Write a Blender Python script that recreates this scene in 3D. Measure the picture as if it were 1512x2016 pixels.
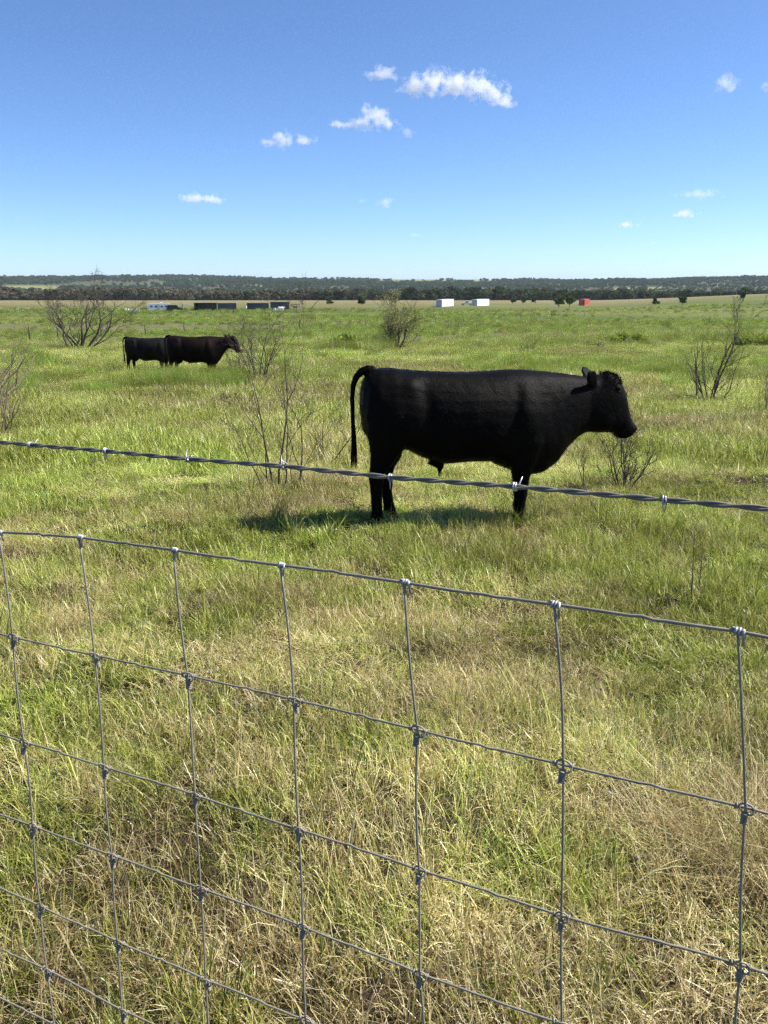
import bpy, math, random
import numpy as np
from mathutils import Vector, Matrix
R = math.radians
random.seed(7)
rng = np.random.default_rng(7)
scene = bpy.context.scene
for o in list(bpy.data.objects):
    bpy.data.objects.remove(o)
col = scene.collection

# ------------------------------------------------------------------ camera, sky, sun, exposure
CAM_H, PITCH, FPX = 1.5, R(15.4), 1660.0
cam_d = bpy.data.cameras.new('camera')
cam = bpy.data.objects.new('camera', cam_d)
col.objects.link(cam)
cam.location = (0, 0, CAM_H)
cam.rotation_euler = (math.pi / 2 - PITCH, 0, 0)
cam_d.sensor_fit = 'VERTICAL'
cam_d.sensor_height = 36
cam_d.lens = FPX / 2016 * 36
cam_d.clip_start = 0.05
cam_d.clip_end = 80000
scene.camera = cam

SUN_EL, SUN_AZ = R(47), R(9)          # azimuth counted from +X towards +Y
world = bpy.data.worlds.new('World')
scene.world = world
world.use_nodes = True
wn = world.node_tree.nodes
wl = world.node_tree.links
sky = wn.new('ShaderNodeTexSky')
sky.sky_type = 'NISHITA'
sky.sun_disc = False
sky.sun_elevation = SUN_EL
sky.sun_rotation = math.pi / 2 - SUN_AZ
sky.altitude = 0
sky.air_density = 0.6
sky.dust_density = 0.3
sky.ozone_density = 8.0
bg = wn['Background']
bg.inputs['Strength'].default_value = 0.1
sat = wn.new('ShaderNodeHueSaturation')
sat.inputs['Saturation'].default_value = 1.0
wl.new(sky.outputs[0], sat.inputs['Color'])
wl.new(sat.outputs[0], bg.inputs['Color'])
sun_d = bpy.data.lights.new('sun', 'SUN')
sun_d.energy = 5.0
sun_d.angle = R(0.53)
sun_d.color = (1.0, 0.955, 0.88)
sun = bpy.data.objects.new('sun', sun_d)
col.objects.link(sun)
tosun = Vector((math.cos(SUN_EL) * math.cos(SUN_AZ), math.cos(SUN_EL) * math.sin(SUN_AZ), math.sin(SUN_EL)))
sun.rotation_euler = tosun.to_track_quat('Z', 'Y').to_euler()
scene.view_settings.view_transform = 'Standard'
scene.view_settings.look = 'None'
scene.view_settings.gamma = 1
scene.view_settings.exposure = 0.95
scene.render.engine = 'CYCLES'
scene.cycles.max_bounces = 12
scene.cycles.diffuse_bounces = 2
scene.cycles.glossy_bounces = 2
scene.cycles.transmission_bounces = 2
scene.cycles.use_denoising = True
scene.cycles.denoising_prefilter = 'NONE'
scene.cycles.use_adaptive_sampling = True
scene.cycles.adaptive_threshold = 0.06
scene.cycles.adaptive_min_samples = 20
scene.cycles.volume_bounces = 12
scene.cycles.transparent_max_bounces = 8

# ------------------------------------------------------------------ noise and ground height
def vnoise(x, y, scale, seed=0):
    x = np.asarray(x, float) / scale + seed * 17.31 + 1000
    y = np.asarray(y, float) / scale + seed * 9.77 + 1000
    xi, yi = np.floor(x).astype(np.int64), np.floor(y).astype(np.int64)
    fx, fy = x - xi, y - yi
    fx, fy = fx * fx * (3 - 2 * fx), fy * fy * (3 - 2 * fy)
    def h(a, b):
        n = (a * 374761393 + b * 668265263 + seed * 974711) & 0xffffffff
        n = ((n ^ (n >> 13)) * 1274126177) & 0xffffffff
        return ((n ^ (n >> 16)) & 0xffff) / 65535.0
    return (h(xi, yi) * (1 - fx) + h(xi + 1, yi) * fx) * (1 - fy) + (h(xi, yi + 1) * (1 - fx) + h(xi + 1, yi + 1) * fx) * fy

def fbm(x, y, scale, seed=0, n=4):
    s, a, t = 0, 1, 0
    for i in range(n):
        s = s + a * vnoise(x, y, scale / 2 ** i, seed + i * 3)
        t += a
        a *= .55
    return s / t

PY = [-60, 0, 3, 6.5, 12, 25.6, 40, 50, 70, 100, 150, 200, 320, 450, 560, 640, 800, 1000, 1300, 1500, 1700, 1900, 2200, 2700, 3200, 3500, 4200, 6000]
PZ = [.4, 0, -.18, -.39, -.68, -1.32, -2.0, -2.5, -3.3, -4.4, -5.8, -6.8, -8.4, -10.2, -11.6, -13.0, -20, -27, -30, -28, -21, -13, -8, -4, 0, 1.5, -10, -40]
def smooth(a, b, t):
    t = np.clip((t - a) / (b - a), 0, 1)
    return t * t * (3 - 2 * t)
def gz(x, y):
    x = np.asarray(x, float); y = np.asarray(y, float)
    z = np.interp(y, PY, PZ)
    z = z + (.13 * (vnoise(x, y, .95, 3) - .5) + .07 * (vnoise(x, y, .38, 4) - .5)) * smooth(.2, 1.5, y) * (1 - smooth(30, 60, y))
    z = z + .30 * (vnoise(x, y, 7.0, 5) - .5) * smooth(9, 18, y) * (1 - smooth(300, 500, y))
    z = z + .9 * (vnoise(x, y, 45.0, 8) - .5) * smooth(45, 130, y) * (1 - smooth(400, 600, y))
    # gentle rise of the pasture on the right
    z = z + 5.0 * smooth(.22, .50, x / np.maximum(y, 30)) * smooth(200, 430, y) * (1 - smooth(620, 900, y))
    # wooded hills
    a = x / np.maximum(y, 1.0)
    z = z + smooth(900, 1500, y) * (fbm(x, y, 700, 11) - .5) * 13
    z = z + smooth(1500, 2600, y) * (11 * np.exp(-((a + .24) / .10) ** 2) + 7 * np.exp(-((a + .46) / .12) ** 2) + 10 * smooth(.22, .45, a))
    return z

cP, sP = math.cos(PITCH), math.sin(PITCH)
def ray(px, py):
    dx, uy = (px - 756) / FPX, -(py - 1008) / FPX
    return np.array([dx, cP + uy * sP, -sP + uy * cP])
def G(px, py):
    """the place on the ground seen at that point of the photograph"""
    D = ray(px, py)
    lo = 0.3
    t = lo
    while t < 6000:
        if CAM_H + D[2] * t < gz(D[0] * t, D[1] * t):
            break
        lo, t = t, t * 1.02
    hi = t
    for _ in range(30):
        m = (lo + hi) / 2
        if CAM_H + D[2] * m < gz(D[0] * m, D[1] * m): hi = m
        else: lo = m
    return Vector((D[0] * hi, D[1] * hi, float(gz(D[0] * hi, D[1] * hi))))
def at_depth(px, d):
    """ground point in the direction of a photo column at distance d"""
    x = (px - 756) / FPX * (d * cP + (CAM_H - float(gz(0, d))) * sP)
    return Vector((x, d, float(gz(x, d))))

# ------------------------------------------------------------------ mesh helpers
class MB:
    def __init__(self):
        self.v, self.f = [], []
    def add(self, verts, faces):
        n = len(self.v)
        self.v.extend([tuple(p) for p in verts])
        self.f.extend([tuple(i + n for i in f) for f in faces])
    def box(self, c, s, rz=0, ch=0):
        x, y, z = s[0] / 2, s[1] / 2, s[2] / 2
        ca, sa = math.cos(rz), math.sin(rz)
        vs = []
        for dz in (-z, z):
            for dx, dy in ((-x, -y), (x, -y), (x, y), (-x, y)):
                vs.append((c[0] + dx * ca - dy * sa, c[1] + dx * sa + dy * ca, c[2] + dz))
        self.add(vs, [(3, 2, 1, 0), (4, 5, 6, 7), (0, 1, 5, 4), (1, 2, 6, 5), (2, 3, 7, 6), (3, 0, 4, 7)])
    def tube(self, pts, rad, n=6, cap=True):
        pts = [Vector(p) for p in pts]
        if not hasattr(rad, '__len__'):
            rad = [rad] * len(pts)
        vs, fs = [], []
        up = None
        for i, p in enumerate(pts):
            a = pts[max(i - 1, 0)]; b = pts[min(i + 1, len(pts) - 1)]
            t = (b - a)
            if t.length < 1e-9: t = Vector((0, 0, 1))
            t.normalize()
            if up is None:
                up = t.orthogonal().normalized()
            up = (up - t * up.dot(t))
            if up.length < 1e-6: up = t.orthogonal()
            up.normalize()
            w = t.cross(up)
            for k in range(n):
                an = 2 * math.pi * k / n
                vs.append(p + (up * math.cos(an) + w * math.sin(an)) * rad[i])
        for i in range(len(pts) - 1):
            for k in range(n):
                k2 = (k + 1) % n
                fs.append((i * n + k, i * n + k2, (i + 1) * n + k2, (i + 1) * n + k))
        if cap:
            fs.append(tuple(range(n - 1, -1, -1)))
            m = (len(pts) - 1) * n
            fs.append(tuple(range(m, m + n)))
        self.add(vs, fs)
    def mesh(self, name, smooth_=True):
        me = bpy.data.meshes.new(name)
        me.from_pydata(self.v, [], self.f)
        me.update()
        if smooth_:
            me.polygons.foreach_set('use_smooth', [True] * len(me.polygons))
        return me
    def build(self, name, mat, parent=None, smooth_=True):
        return mkobj(name, self.mesh(name, smooth_), mat, parent)

def mkobj(name, me, mat=None, parent=None):
    o = bpy.data.objects.new(name, me)
    col.objects.link(o)
    if mat and me is not None and not me.materials:
        me.materials.append(mat)
    if parent: o.parent = parent
    return o
def empty(name, loc=(0, 0, 0), rz=0):
    o = bpy.data.objects.new(name, None)
    col.objects.link(o)
    o.location = loc
    o.rotation_euler = (0, 0, rz)
    o.empty_display_size = .1
    return o
def tag(o, label=None, cat=None, group=None, kind=None):
    if label: o['label'] = label
    if cat: o['category'] = cat
    if group: o['group'] = group
    if kind: o['kind'] = kind
    return o
def raw_mesh(name, V, F_list, attrs=None, smooth_=False):
    """V (n,3); F_list: list of int arrays (m,k)"""
    me = bpy.data.meshes.new(name)
    V = np.asarray(V, np.float32)
    me.vertices.add(len(V))
    me.vertices.foreach_set('co', V.ravel())
    nl = sum(f.size for f in F_list); npoly = sum(len(f) for f in F_list)
    me.loops.add(nl); me.polygons.add(npoly)
    me.loops.foreach_set('vertex_index', np.concatenate([f.ravel() for f in F_list]).astype(np.int32))
    tot = np.concatenate([np.full(len(f), f.shape[1]) for f in F_list]).astype(np.int32)
    st = np.concatenate([[0], np.cumsum(tot)[:-1]]).astype(np.int32)
    me.polygons.foreach_set('loop_start', st)
    me.polygons.foreach_set('use_smooth', np.full(npoly, smooth_))
    for k, a in (attrs or {}).items():
        a = np.asarray(a, np.float32)
        if a.ndim == 1:
            me.attributes.new(k, 'FLOAT', 'POINT').data.foreach_set('value', a)
        else:
            me.attributes.new(k, 'FLOAT_COLOR', 'POINT').data.foreach_set('color', np.c_[a, np.ones(len(a))].astype(np.float32).ravel())
    me.update(calc_edges=True)
    return me

# ------------------------------------------------------------------ materials
def mat(name):
    m = bpy.data.materials.new(name)
    m.use_nodes = True
    nt = m.node_tree
    return m, nt, nt.nodes['Principled BSDF'], nt.nodes['Material Output']
def simple(name, c, rough=.6, metal=0, var=.15, scale=6.0, bump=0, spec=.5):
    m, nt, p, out = mat(name)
    tc = nt.nodes.new('ShaderNodeTexCoord')
    no = nt.nodes.new('ShaderNodeTexNoise'); no.inputs['Scale'].default_value = scale; no.inputs['Detail'].default_value = 5
    nt.links.new(tc.outputs['Object'], no.inputs['Vector'])
    mx = nt.nodes.new('ShaderNodeMix'); mx.data_type = 'RGBA'
    mx.inputs['A'].default_value = (*[v * (1 - var) for v in c], 1)
    mx.inputs['B'].default_value = (*[min(1, v * (1 + var)) for v in c], 1)
    nt.links.new(no.outputs['Fac'], mx.inputs['Factor'])
    nt.links.new(mx.outputs['Result'], p.inputs['Base Color'])
    p.inputs['Roughness'].default_value = rough
    p.inputs['Metallic'].default_value = metal
    p.inputs['Specular IOR Level'].default_value = spec
    if bump:
        b = nt.nodes.new('ShaderNodeBump'); b.inputs['Strength'].default_value = bump; b.inputs['Distance'].default_value = .01
        nt.links.new(no.outputs['Fac'], b.inputs['Height']); nt.links.new(b.outputs[0], p.inputs['Normal'])
    return m

def attr_node(nt, name, inst=False):
    a = nt.nodes.new('ShaderNodeAttribute')
    a.attribute_name = name
    a.attribute_type = 'INSTANCER' if inst else 'GEOMETRY'
    return a
def ramp(nt, stops, interp='LINEAR'):
    r = nt.nodes.new('ShaderNodeValToRGB')
    r.color_ramp.interpolation = interp
    els = r.color_ramp.elements
    while len(els) < len(stops): els.new(.5)
    for e, (p, c) in zip(els, stops):
        e.position = p
        e.color = (*c, 1)
    return r
def math_node(nt, op, a=None, b=None, c=None, clamp=False):
    n = nt.nodes.new('ShaderNodeMath'); n.operation = op; n.use_clamp = clamp
    for i, v in enumerate((a, b, c)):
        if v is None: continue
        if isinstance(v, (int, float)): n.inputs[i].default_value = v
        else: nt.links.new(v, n.inputs[i])
    return n.outputs[0]

def blade_material(name, green, straw, transl=.35, rough=.55, gloss=0, inst=True, sat=1.0):
    """grass: every blade is green or straw according to its own random value and its tuft's dryness"""
    m, nt, p, out = mat(name)
    bv = attr_node(nt, 'bv').outputs['Fac']
    bv2 = attr_node(nt, 'bv2').outputs['Fac']
    if inst:
        dry = attr_node(nt, 'dry', True).outputs['Fac']
        tint = attr_node(nt, 'tint', True).outputs['Fac']
    else:
        v0 = nt.nodes.new('ShaderNodeValue'); v0.outputs[0].default_value = -.1
        v1 = nt.nodes.new('ShaderNodeValue'); v1.outputs[0].default_value = .5
        dry, tint = v0.outputs[0], v1.outputs[0]
    g = ramp(nt, green); nt.links.new(bv2, g.inputs[0])
    s = ramp(nt, straw); nt.links.new(bv2, s.inputs[0])
    geo = nt.nodes.new('ShaderNodeNewGeometry')
    no = nt.nodes.new('ShaderNodeTexNoise'); no.inputs['Scale'].default_value = 3.2; no.inputs['Detail'].default_value = 1
    nt.links.new(geo.outputs['Position'], no.inputs['Vector'])
    dry = math_node(nt, 'ADD', dry, math_node(nt, 'MULTIPLY_ADD', no.outputs['Fac'], 1.3 if inst else .1, -.65 if inst else -.1))
    t = math_node(nt, 'SUBTRACT', dry, bv)
    t = math_node(nt, 'MULTIPLY_ADD', t, 5.0, .5, clamp=True)
    mx = nt.nodes.new('ShaderNodeMix'); mx.data_type = 'RGBA'
    nt.links.new(t, mx.inputs['Factor']); nt.links.new(g.outputs[0], mx.inputs['A']); nt.links.new(s.outputs[0], mx.inputs['B'])
    hs = nt.nodes.new('ShaderNodeHueSaturation')
    nt.links.new(mx.outputs['Result'], hs.inputs['Color'])
    nt.links.new(math_node(nt, 'MULTIPLY_ADD', tint, .03, .487), hs.inputs['Hue'])
    nt.links.new(math_node(nt, 'MULTIPLY_ADD', tint, .72, .68), hs.inputs['Value'])
    hs.inputs['Saturation'].default_value = sat
    tr = nt.nodes.new('ShaderNodeBsdfTranslucent')
    nt.links.new(hs.outputs[0], tr.inputs['Color'])
    nt.nodes.remove(p)
    p = nt.nodes.new('ShaderNodeBsdfDiffuse')
    nt.links.new(hs.outputs[0], p.inputs['Color'])
    ms = nt.nodes.new('ShaderNodeMixShader'); ms.inputs[0].default_value = transl
    nt.links.new(p.outputs[0], ms.inputs[1]); nt.links.new(tr.outputs[0], ms.inputs[2])
    if gloss:
        gl = nt.nodes.new('ShaderNodeBsdfGlossy'); gl.inputs['Roughness'].default_value = .38
        gl.inputs['Color'].default_value = (1, 1, .95, 1)
        m2 = nt.nodes.new('ShaderNodeMixShader'); m2.inputs[0].default_value = gloss
        nt.links.new(ms.outputs[0], m2.inputs[1]); nt.links.new(gl.outputs[0], m2.inputs[2])
        ms = m2
    nt.links.new(ms.outputs[0], out.inputs['Surface'])
    return m

GREEN = [(0, (.045, .085, .013)), (.25, (.160, .215, .034)), (.6, (.36, .40, .080)), (1, (.62, .61, .21))]
STRAW = [(0, (.19, .125, .055)), (.3, (.42, .33, .15)), (.65, (.66, .56, .28)), (1, (.86, .78, .50))]
M_GRASS = blade_material('grass_blades', GREEN, STRAW, transl=.32, gloss=.03, sat=1.08)
M_WEED = blade_material('feathery_weed', [(0, (.11, .175, .025)), (.5, (.21, .295, .045)), (1, (.35, .42, .09))], STRAW, transl=.45)

# ground
def ground_material():
    m, nt, p, out = mat('pasture_ground')
    gc = attr_node(nt, 'gcol')
    geo = nt.nodes.new('ShaderNodeNewGeometry')
    def noise(scale, det=5, stretch=None):
        n = nt.nodes.new('ShaderNodeTexNoise'); n.inputs['Scale'].default_value = scale; n.inputs['Detail'].default_value = det
        n.inputs['Roughness'].default_value = .65
        if stretch:
            mp = nt.nodes.new('ShaderNodeMapping'); mp.inputs['Scale'].default_value = stretch
            nt.links.new(geo.outputs['Position'], mp.inputs['Vector']); nt.links.new(mp.outputs[0], n.inputs['Vector'])
        else:
            nt.links.new(geo.outputs['Position'], n.inputs['Vector'])
        return n.outputs['Fac']
    n1 = noise(9.0, 6); n2 = noise(.35, 7); n3 = noise(1.6, 4)
    v = math_node(nt, 'MULTIPLY', n1, n2)
    v = math_node(nt, 'MULTIPLY_ADD', v, 2.2, .45)
    hs = nt.nodes.new('ShaderNodeHueSaturation')
    nt.links.new(gc.outputs['Color'], hs.inputs['Color'])
    nt.links.new(v, hs.inputs['Value'])
    nt.links.new(math_node(nt, 'MULTIPLY_ADD', n3, .05, .475), hs.inputs['Hue'])
    nt.links.new(hs.outputs[0], p.inputs['Base Color'])
    p.inputs['Roughness'].default_value = .95
    p.inputs['Specular IOR Level'].default_value = .1
    b = nt.nodes.new('ShaderNodeBump'); b.inputs['Strength'].default_value = .9; b.inputs['Distance'].default_value = .06
    nt.links.new(math_node(nt, 'ADD', n1, math_node(nt, 'MULTIPLY', n3, 2.0)), b.inputs['Height'])
    nt.links.new(b.outputs[0], p.inputs['Normal'])
    return m

def dryness(x, y):
    """0 lush .. 1 straw, the same field for ground cover and grass"""
    d = .55 * fbm(x, y, 1.5, 21, 3) + .45 * fbm(x, y, 5.5, 31, 3)
    return np.clip((d - .5) * 2.6 + .47, 0, 1)
def ground_color(x, y):
    x = np.asarray(x, float); y = np.asarray(y, float)
    dr = dryness(x, y)[..., None]
    near = np.array([.028, .024, .013]) * (1 - dr) + np.array([.055, .040, .022]) * dr  # soil under the near grass darkened so the gaps read as shadow
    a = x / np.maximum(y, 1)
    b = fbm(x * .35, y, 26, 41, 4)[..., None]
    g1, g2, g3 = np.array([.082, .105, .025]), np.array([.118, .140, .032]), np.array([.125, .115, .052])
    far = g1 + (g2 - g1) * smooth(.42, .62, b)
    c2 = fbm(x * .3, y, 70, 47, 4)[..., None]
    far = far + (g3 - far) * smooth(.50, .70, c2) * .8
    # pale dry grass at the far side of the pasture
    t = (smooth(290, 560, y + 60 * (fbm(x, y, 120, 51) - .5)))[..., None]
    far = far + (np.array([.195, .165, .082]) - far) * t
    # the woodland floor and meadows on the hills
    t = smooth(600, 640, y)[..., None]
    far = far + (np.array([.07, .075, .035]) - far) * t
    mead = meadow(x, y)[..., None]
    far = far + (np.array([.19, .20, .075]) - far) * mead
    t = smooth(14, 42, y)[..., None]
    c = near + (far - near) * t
    # bare reddish soil
    for (cx, cy, rx, ry) in BARE:
        w = np.exp(-((x - cx) / rx) ** 2 - ((y - cy) / ry) ** 2)
        w = smooth(.35, .7, w + .5 * (fbm(x, y, 2.2, 61) - .5))[..., None]
        c = c + (np.array([.24, .155, .105]) - c) * w * .85
    return c
def meadow(x, y):
    a = x / np.maximum(y, 1)
    m = 0
    for a0, wa, y0, wy in ((-.405, .034, 1790, 120), (-.255, .02, 2000, 40), (-.10, .06, 3300, 500), (.05, .11, 3300, 480), (.29, .03, 1850, 50), (-.16, .03, 1900, 40), (.36, .04, 2000, 50), (.12, .03, 1800, 40)):
        m = np.maximum(m, np.exp(-((a - a0) / wa) ** 4 - ((y - y0) / wy) ** 4))
    return smooth(.3, .6, m + .35 * (fbm(x, y, 90, 71) - .5))
BARE = []
for px, py, rx, ry in ((1330, 672, 5.5, 2.2), (1430, 676, 3.5, 1.6), (900, 705, 2.6, 1.3), (770, 690, 2.5, 1.6), (1040, 683, 2.0, 1.2), (560, 800, .9, .7), (60, 760, 1.5, 1.0)):
    g = G(px, py)
    BARE.append((g.x, g.y, rx, ry))

def build_ground():
    ys = np.concatenate([np.linspace(-25, 0, 8)[:-1], np.linspace(0, 12, 110)[:-1], np.geomspace(12, 70, 120)[:-1], np.geomspace(70, 700, 120)[:-1], np.geomspace(700, 5600, 90)])
    us = np.linspace(-1, 1, 231)
    us = np.sign(us) * np.abs(us) ** 1.15
    hw = np.where(ys < 12, 16, 16 + (ys - 12) * .95)
    X = us[None, :] * hw[:, None]
    Y = np.repeat(ys[:, None], len(us), 1)
    Z = gz(X, Y)
    V = np.stack([X, Y, Z], -1).reshape(-1, 3)
    n, m = len(ys), len(us)
    i = (np.arange(n - 1)[:, None] * m + np.arange(m - 1)[None, :]).ravel()
    F = np.stack([i, i + 1, i + m + 1, i + m], 1)
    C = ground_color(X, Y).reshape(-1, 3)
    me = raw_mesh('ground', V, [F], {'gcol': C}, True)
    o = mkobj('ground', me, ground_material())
    tag(o, 'sloping pasture running out to wooded hills', kind='structure')
build_ground()

# ------------------------------------------------------------------ scattering: stuff objects made of instances
def source_collection(name, meshes, m):
    c = bpy.data.collections.new(name)
    for i, me in enumerate(meshes):
        if not me.materials: me.materials.append(m)
        o = bpy.data.objects.new('%s_%02d' % (name, i), me)
        c.objects.link(o)
    return c
def scatter(name, P, rot, scl, idx, dry, tint, coll, label):
    me = bpy.data.meshes.new(name)
    n = len(P)
    me.vertices.add(n)
    me.vertices.foreach_set('co', np.asarray(P, np.float32).ravel())
    for k, a, ty, f in (('rot', rot, 'FLOAT_VECTOR', 'vector'), ('scl', scl, 'FLOAT_VECTOR', 'vector'), ('dry', dry, 'FLOAT', 'value'), ('tint', tint, 'FLOAT', 'value'), ('idx', idx, 'INT', 'value')):
        a = np.asarray(a, np.int32 if ty == 'INT' else np.float32)
        me.attributes.new(k, ty, 'POINT').data.foreach_set(f, a.ravel())
    o = mkobj(name, me)
    ng = bpy.data.node_groups.new(name, 'GeometryNodeTree')
    ng.interface.new_socket('Geometry', in_out='INPUT', socket_type='NodeSocketGeometry')
    ng.interface.new_socket('Geometry', in_out='OUTPUT', socket_type='NodeSocketGeometry')
    N, L = ng.nodes, ng.links
    gi, go = N.new('NodeGroupInput'), N.new('NodeGroupOutput')
    ip = N.new('GeometryNodeInstanceOnPoints')
    ci = N.new('GeometryNodeCollectionInfo')
    ci.inputs['Collection'].default_value = coll
    ci.inputs['Separate Children'].default_value = True
    ci.inputs['Reset Children'].default_value = True
    def na(nm, ty):
        a = N.new('GeometryNodeInputNamedAttribute'); a.data_type = ty
        a.inputs['Name'].default_value = nm
        return a.outputs['Attribute']
    L.new(gi.outputs[0], ip.inputs['Points'])
    L.new(ci.outputs[0], ip.inputs['Instance'])
    ip.inputs['Pick Instance'].default_value = True
    L.new(na('idx', 'INT'), ip.inputs['Instance Index'])
    L.new(na('rot', 'FLOAT_VECTOR'), ip.inputs['Rotation'])
    L.new(na('scl', 'FLOAT_VECTOR'), ip.inputs['Scale'])
    L.new(ip.outputs[0], go.inputs[0])
    md = o.modifiers.new('scatter', 'NODES')
    md.node_group = ng
    tag(o, label, kind='stuff')
    return o

def blades(n, h, lean, curl, width, radius, seg=3, flat=0.0, seed=0, kink=0.0):
    """n curved tapering ribbons rooted in a disc"""
    r = np.random.default_rng(seed)
    rr = radius * np.sqrt(r.random(n)); th = r.random(n) * 2 * np.pi
    base = np.stack([rr * np.cos(th), rr * np.sin(th), np.full(n, -.01)], 1)
    az = r.random(n) * 2 * np.pi
    L = r.uniform(h[0], h[1], n)
    ang = np.radians(r.uniform(lean[0], lean[1], n))
    cu = np.radians(r.uniform(curl[0], curl[1], n))
    W = r.uniform(width[0], width[1], n)
    d2 = np.stack([np.cos(az), np.sin(az)], 1)
    wa = az + np.pi / 2 + r.uniform(-.8, .8, n)
    wd = np.stack([np.cos(wa), np.sin(wa), np.zeros(n)], 1)
    pts = [base]
    p = base.copy()
    a = ang.copy()
    for s in range(seg):
        p = p + np.c_[d2 * np.sin(a)[:, None], np.cos(a)] * (L / seg)[:, None]
        a = a + cu / seg + np.radians(r.normal(0, 1, n) * kink)
        pts.append(p.copy())
    V, bt = [], []
    for s in range(seg):
        w = W * (1 - s / seg) ** .55 / 2
        V += [pts[s] - wd * w[:, None], pts[s] + wd * w[:, None]]
        bt += [np.full(n, s / seg)] * 2
    V.append(pts[seg]); bt.append(np.ones(n))
    V = np.concatenate(V); bt = np.concatenate(bt)
    k = np.arange(n)
    Q = [np.stack([k + 2 * s * n, k + (2 * s + 1) * n, k + (2 * s + 3) * n, k + (2 * s + 2) * n], 1) for s in range(seg - 1)]
    s = seg - 1
    T = np.stack([k + 2 * s * n, k + (2 * s + 1) * n, k + (2 * s + 2) * n], 1)
    bv = np.tile(r.random(n), 2 * seg + 1); bv2 = np.tile(r.random(n), 2 * seg + 1)
    V[:, 2] = np.maximum(V[:, 2], -.02)
    return V, Q, T, bv, bv2
def join_blades(name, parts):
    V, F4, F3, B1, B2 = [], [], [], [], []
    n = 0
    for (v, Q, T, b1, b2) in parts:
        V.append(v); F4 += [q + n for q in Q]; F3.append(T + n); B1.append(b1); B2.append(b2)
        n += len(v)
    F = ([np.concatenate(F4)] if F4 else []) + [np.concatenate(F3)]
    return raw_mesh(name, np.concatenate(V), F, {'bv': np.concatenate(B1), 'bv2': np.concatenate(B2)})

near_src, mid_src = [], []
TR = .21
def tile(seed, green, straw, litter, stems, broad):
    q = [blades(green, (.03, .115), (2, 50), (15, 110), (.0020, .0046), TR, 4, seed=seed, kink=7),
         blades(straw, (.04, .15), (25, 88), (-20, 110), (.0015, .0034), TR, 4, seed=seed + 1, kink=22),
         blades(litter, (.05, .19), (70, 100), (-30, 30), (.0015, .0034), TR, 4, seed=seed + 2, kink=26),
         blades(stems, (.12, .26), (0, 50), (10, 90), (.0012, .002), TR, 5, seed=seed + 3, kink=10)]
    if broad: q.append(blades(broad, (.09, .22), (3, 40), (10, 70), (.004, .0075), TR * .6, 4, seed=seed + 4))
    for k in (0, 4):
        if k < len(q): q[k] = q[k][:3] + (.18 + .82 * q[k][3], q[k][4])
    for k in (1, 2): q[k] = q[k][:3] + (q[k][3] * .66, q[k][4])
    # clumping: pull the roots of the upright blades towards a few centres
    rr_ = np.random.default_rng(seed + 9)
    for k in (0, 3):
        V, Q, T, b1, b2 = q[k]
        nb = len(T); rep = len(V) // nb
        root = V[:nb, :2].copy()
        cen = rr_.uniform(-TR, TR, (16, 2)) * .95
        j = np.argmin(((root[:, None] - cen[None]) ** 2).sum(-1), 1)
        pull = rr_.uniform(.1, .75, nb)[:, None]
        V[:, :2] += np.tile((cen[j] - root) * pull, (rep, 1))
    return join_blades('tile', q)
for i in range(4): near_src.append(tile(1000 + 20 * i, 470, 120, 90, 8, 7))       # lush
for i in range(4): near_src.append(tile(1200 + 20 * i, 320, 180, 170, 9, 2))      # mixed
for i in range(4): near_src.append(tile(1400 + 20 * i, 170, 230, 290, 8, 0))      # straw
for i in range(2): near_src.append(tile(1600 + 20 * i, 190, 180, 420, 4, 0))         # thin
near_src.append(join_blades('broad', [blades(22, (.12, .30), (3, 38), (10, 60), (.004, .0085), .05, 4, seed=380)]))
near_src.append(join_blades('arching', [blades(60, (.25, .5), (20, 70), (20, 70), (.0014, .0024), .12, 6, seed=390, kink=5)]))
for i in range(3):
    near_src.append(join_blades('tussock', [blades(230, (.08, .20), (5, 62), (25, 95), (.0016, .0034), .06, 5, seed=395 + i, kink=6), blades(60, (.07, .20), (30, 85), (10, 80), (.0012, .0026), .09, 5, seed=405 + i, kink=14)]))
NEAR = source_collection('grass_tile', near_src, M_GRASS)
for i in range(5):
    mid_src.append(join_blades('patch', [blades(210, (.06, .19), (2, 40), (5, 70), (.004, .009), .34, 3, seed=400 + i),
                                         blades(110, (.06, .22), (25, 85), (-10, 50), (.003, .007), .34, 3, seed=440 + i, kink=10)]))
for i in range(3):
    mid_src.append(join_blades('thatch', [blades(120, (.08, .25), (45, 95), (-10, 30), (.003, .007), .36, 3, seed=480 + i, kink=10),
                                          blades(60, (.06, .16), (5, 45), (5, 60), (.004, .008), .34, 3, seed=490 + i)]))
MID = source_collection('grass_patch', mid_src, M_GRASS)
weed_src = []
for i in range(4):
    weed_src.append(join_blades('weed', [blades(420, (.28, .62), (0, 42), (-5, 30), (.004, .009), .34, 4, seed=500 + i, kink=5),
                                         blades(200, (.12, .35), (5, 70), (-10, 40), (.005, .010), .40, 3, seed=540 + i, kink=6)]))
WEED = source_collection('feathery_weed', weed_src, M_WEED)

def fan_points(y0, y1, dens, slope=.50, margin=1.6, seed=1):
    """points in the part of the field in front of the fence, evenly spread at dens(y) per square metre"""
    r = np.random.default_rng(seed)
    out = []
    edges = np.geomspace(y0, y1, 26)
    for a, b in zip(edges[:-1], edges[1:]):
        hw = slope * b + margin
        n = r.poisson(2 * hw * (b - a) * dens((a + b) / 2))
        out.append(np.c_[r.uniform(-hw, hw, n), r.uniform(a, b, n)])
    return np.concatenate(out)

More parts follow.
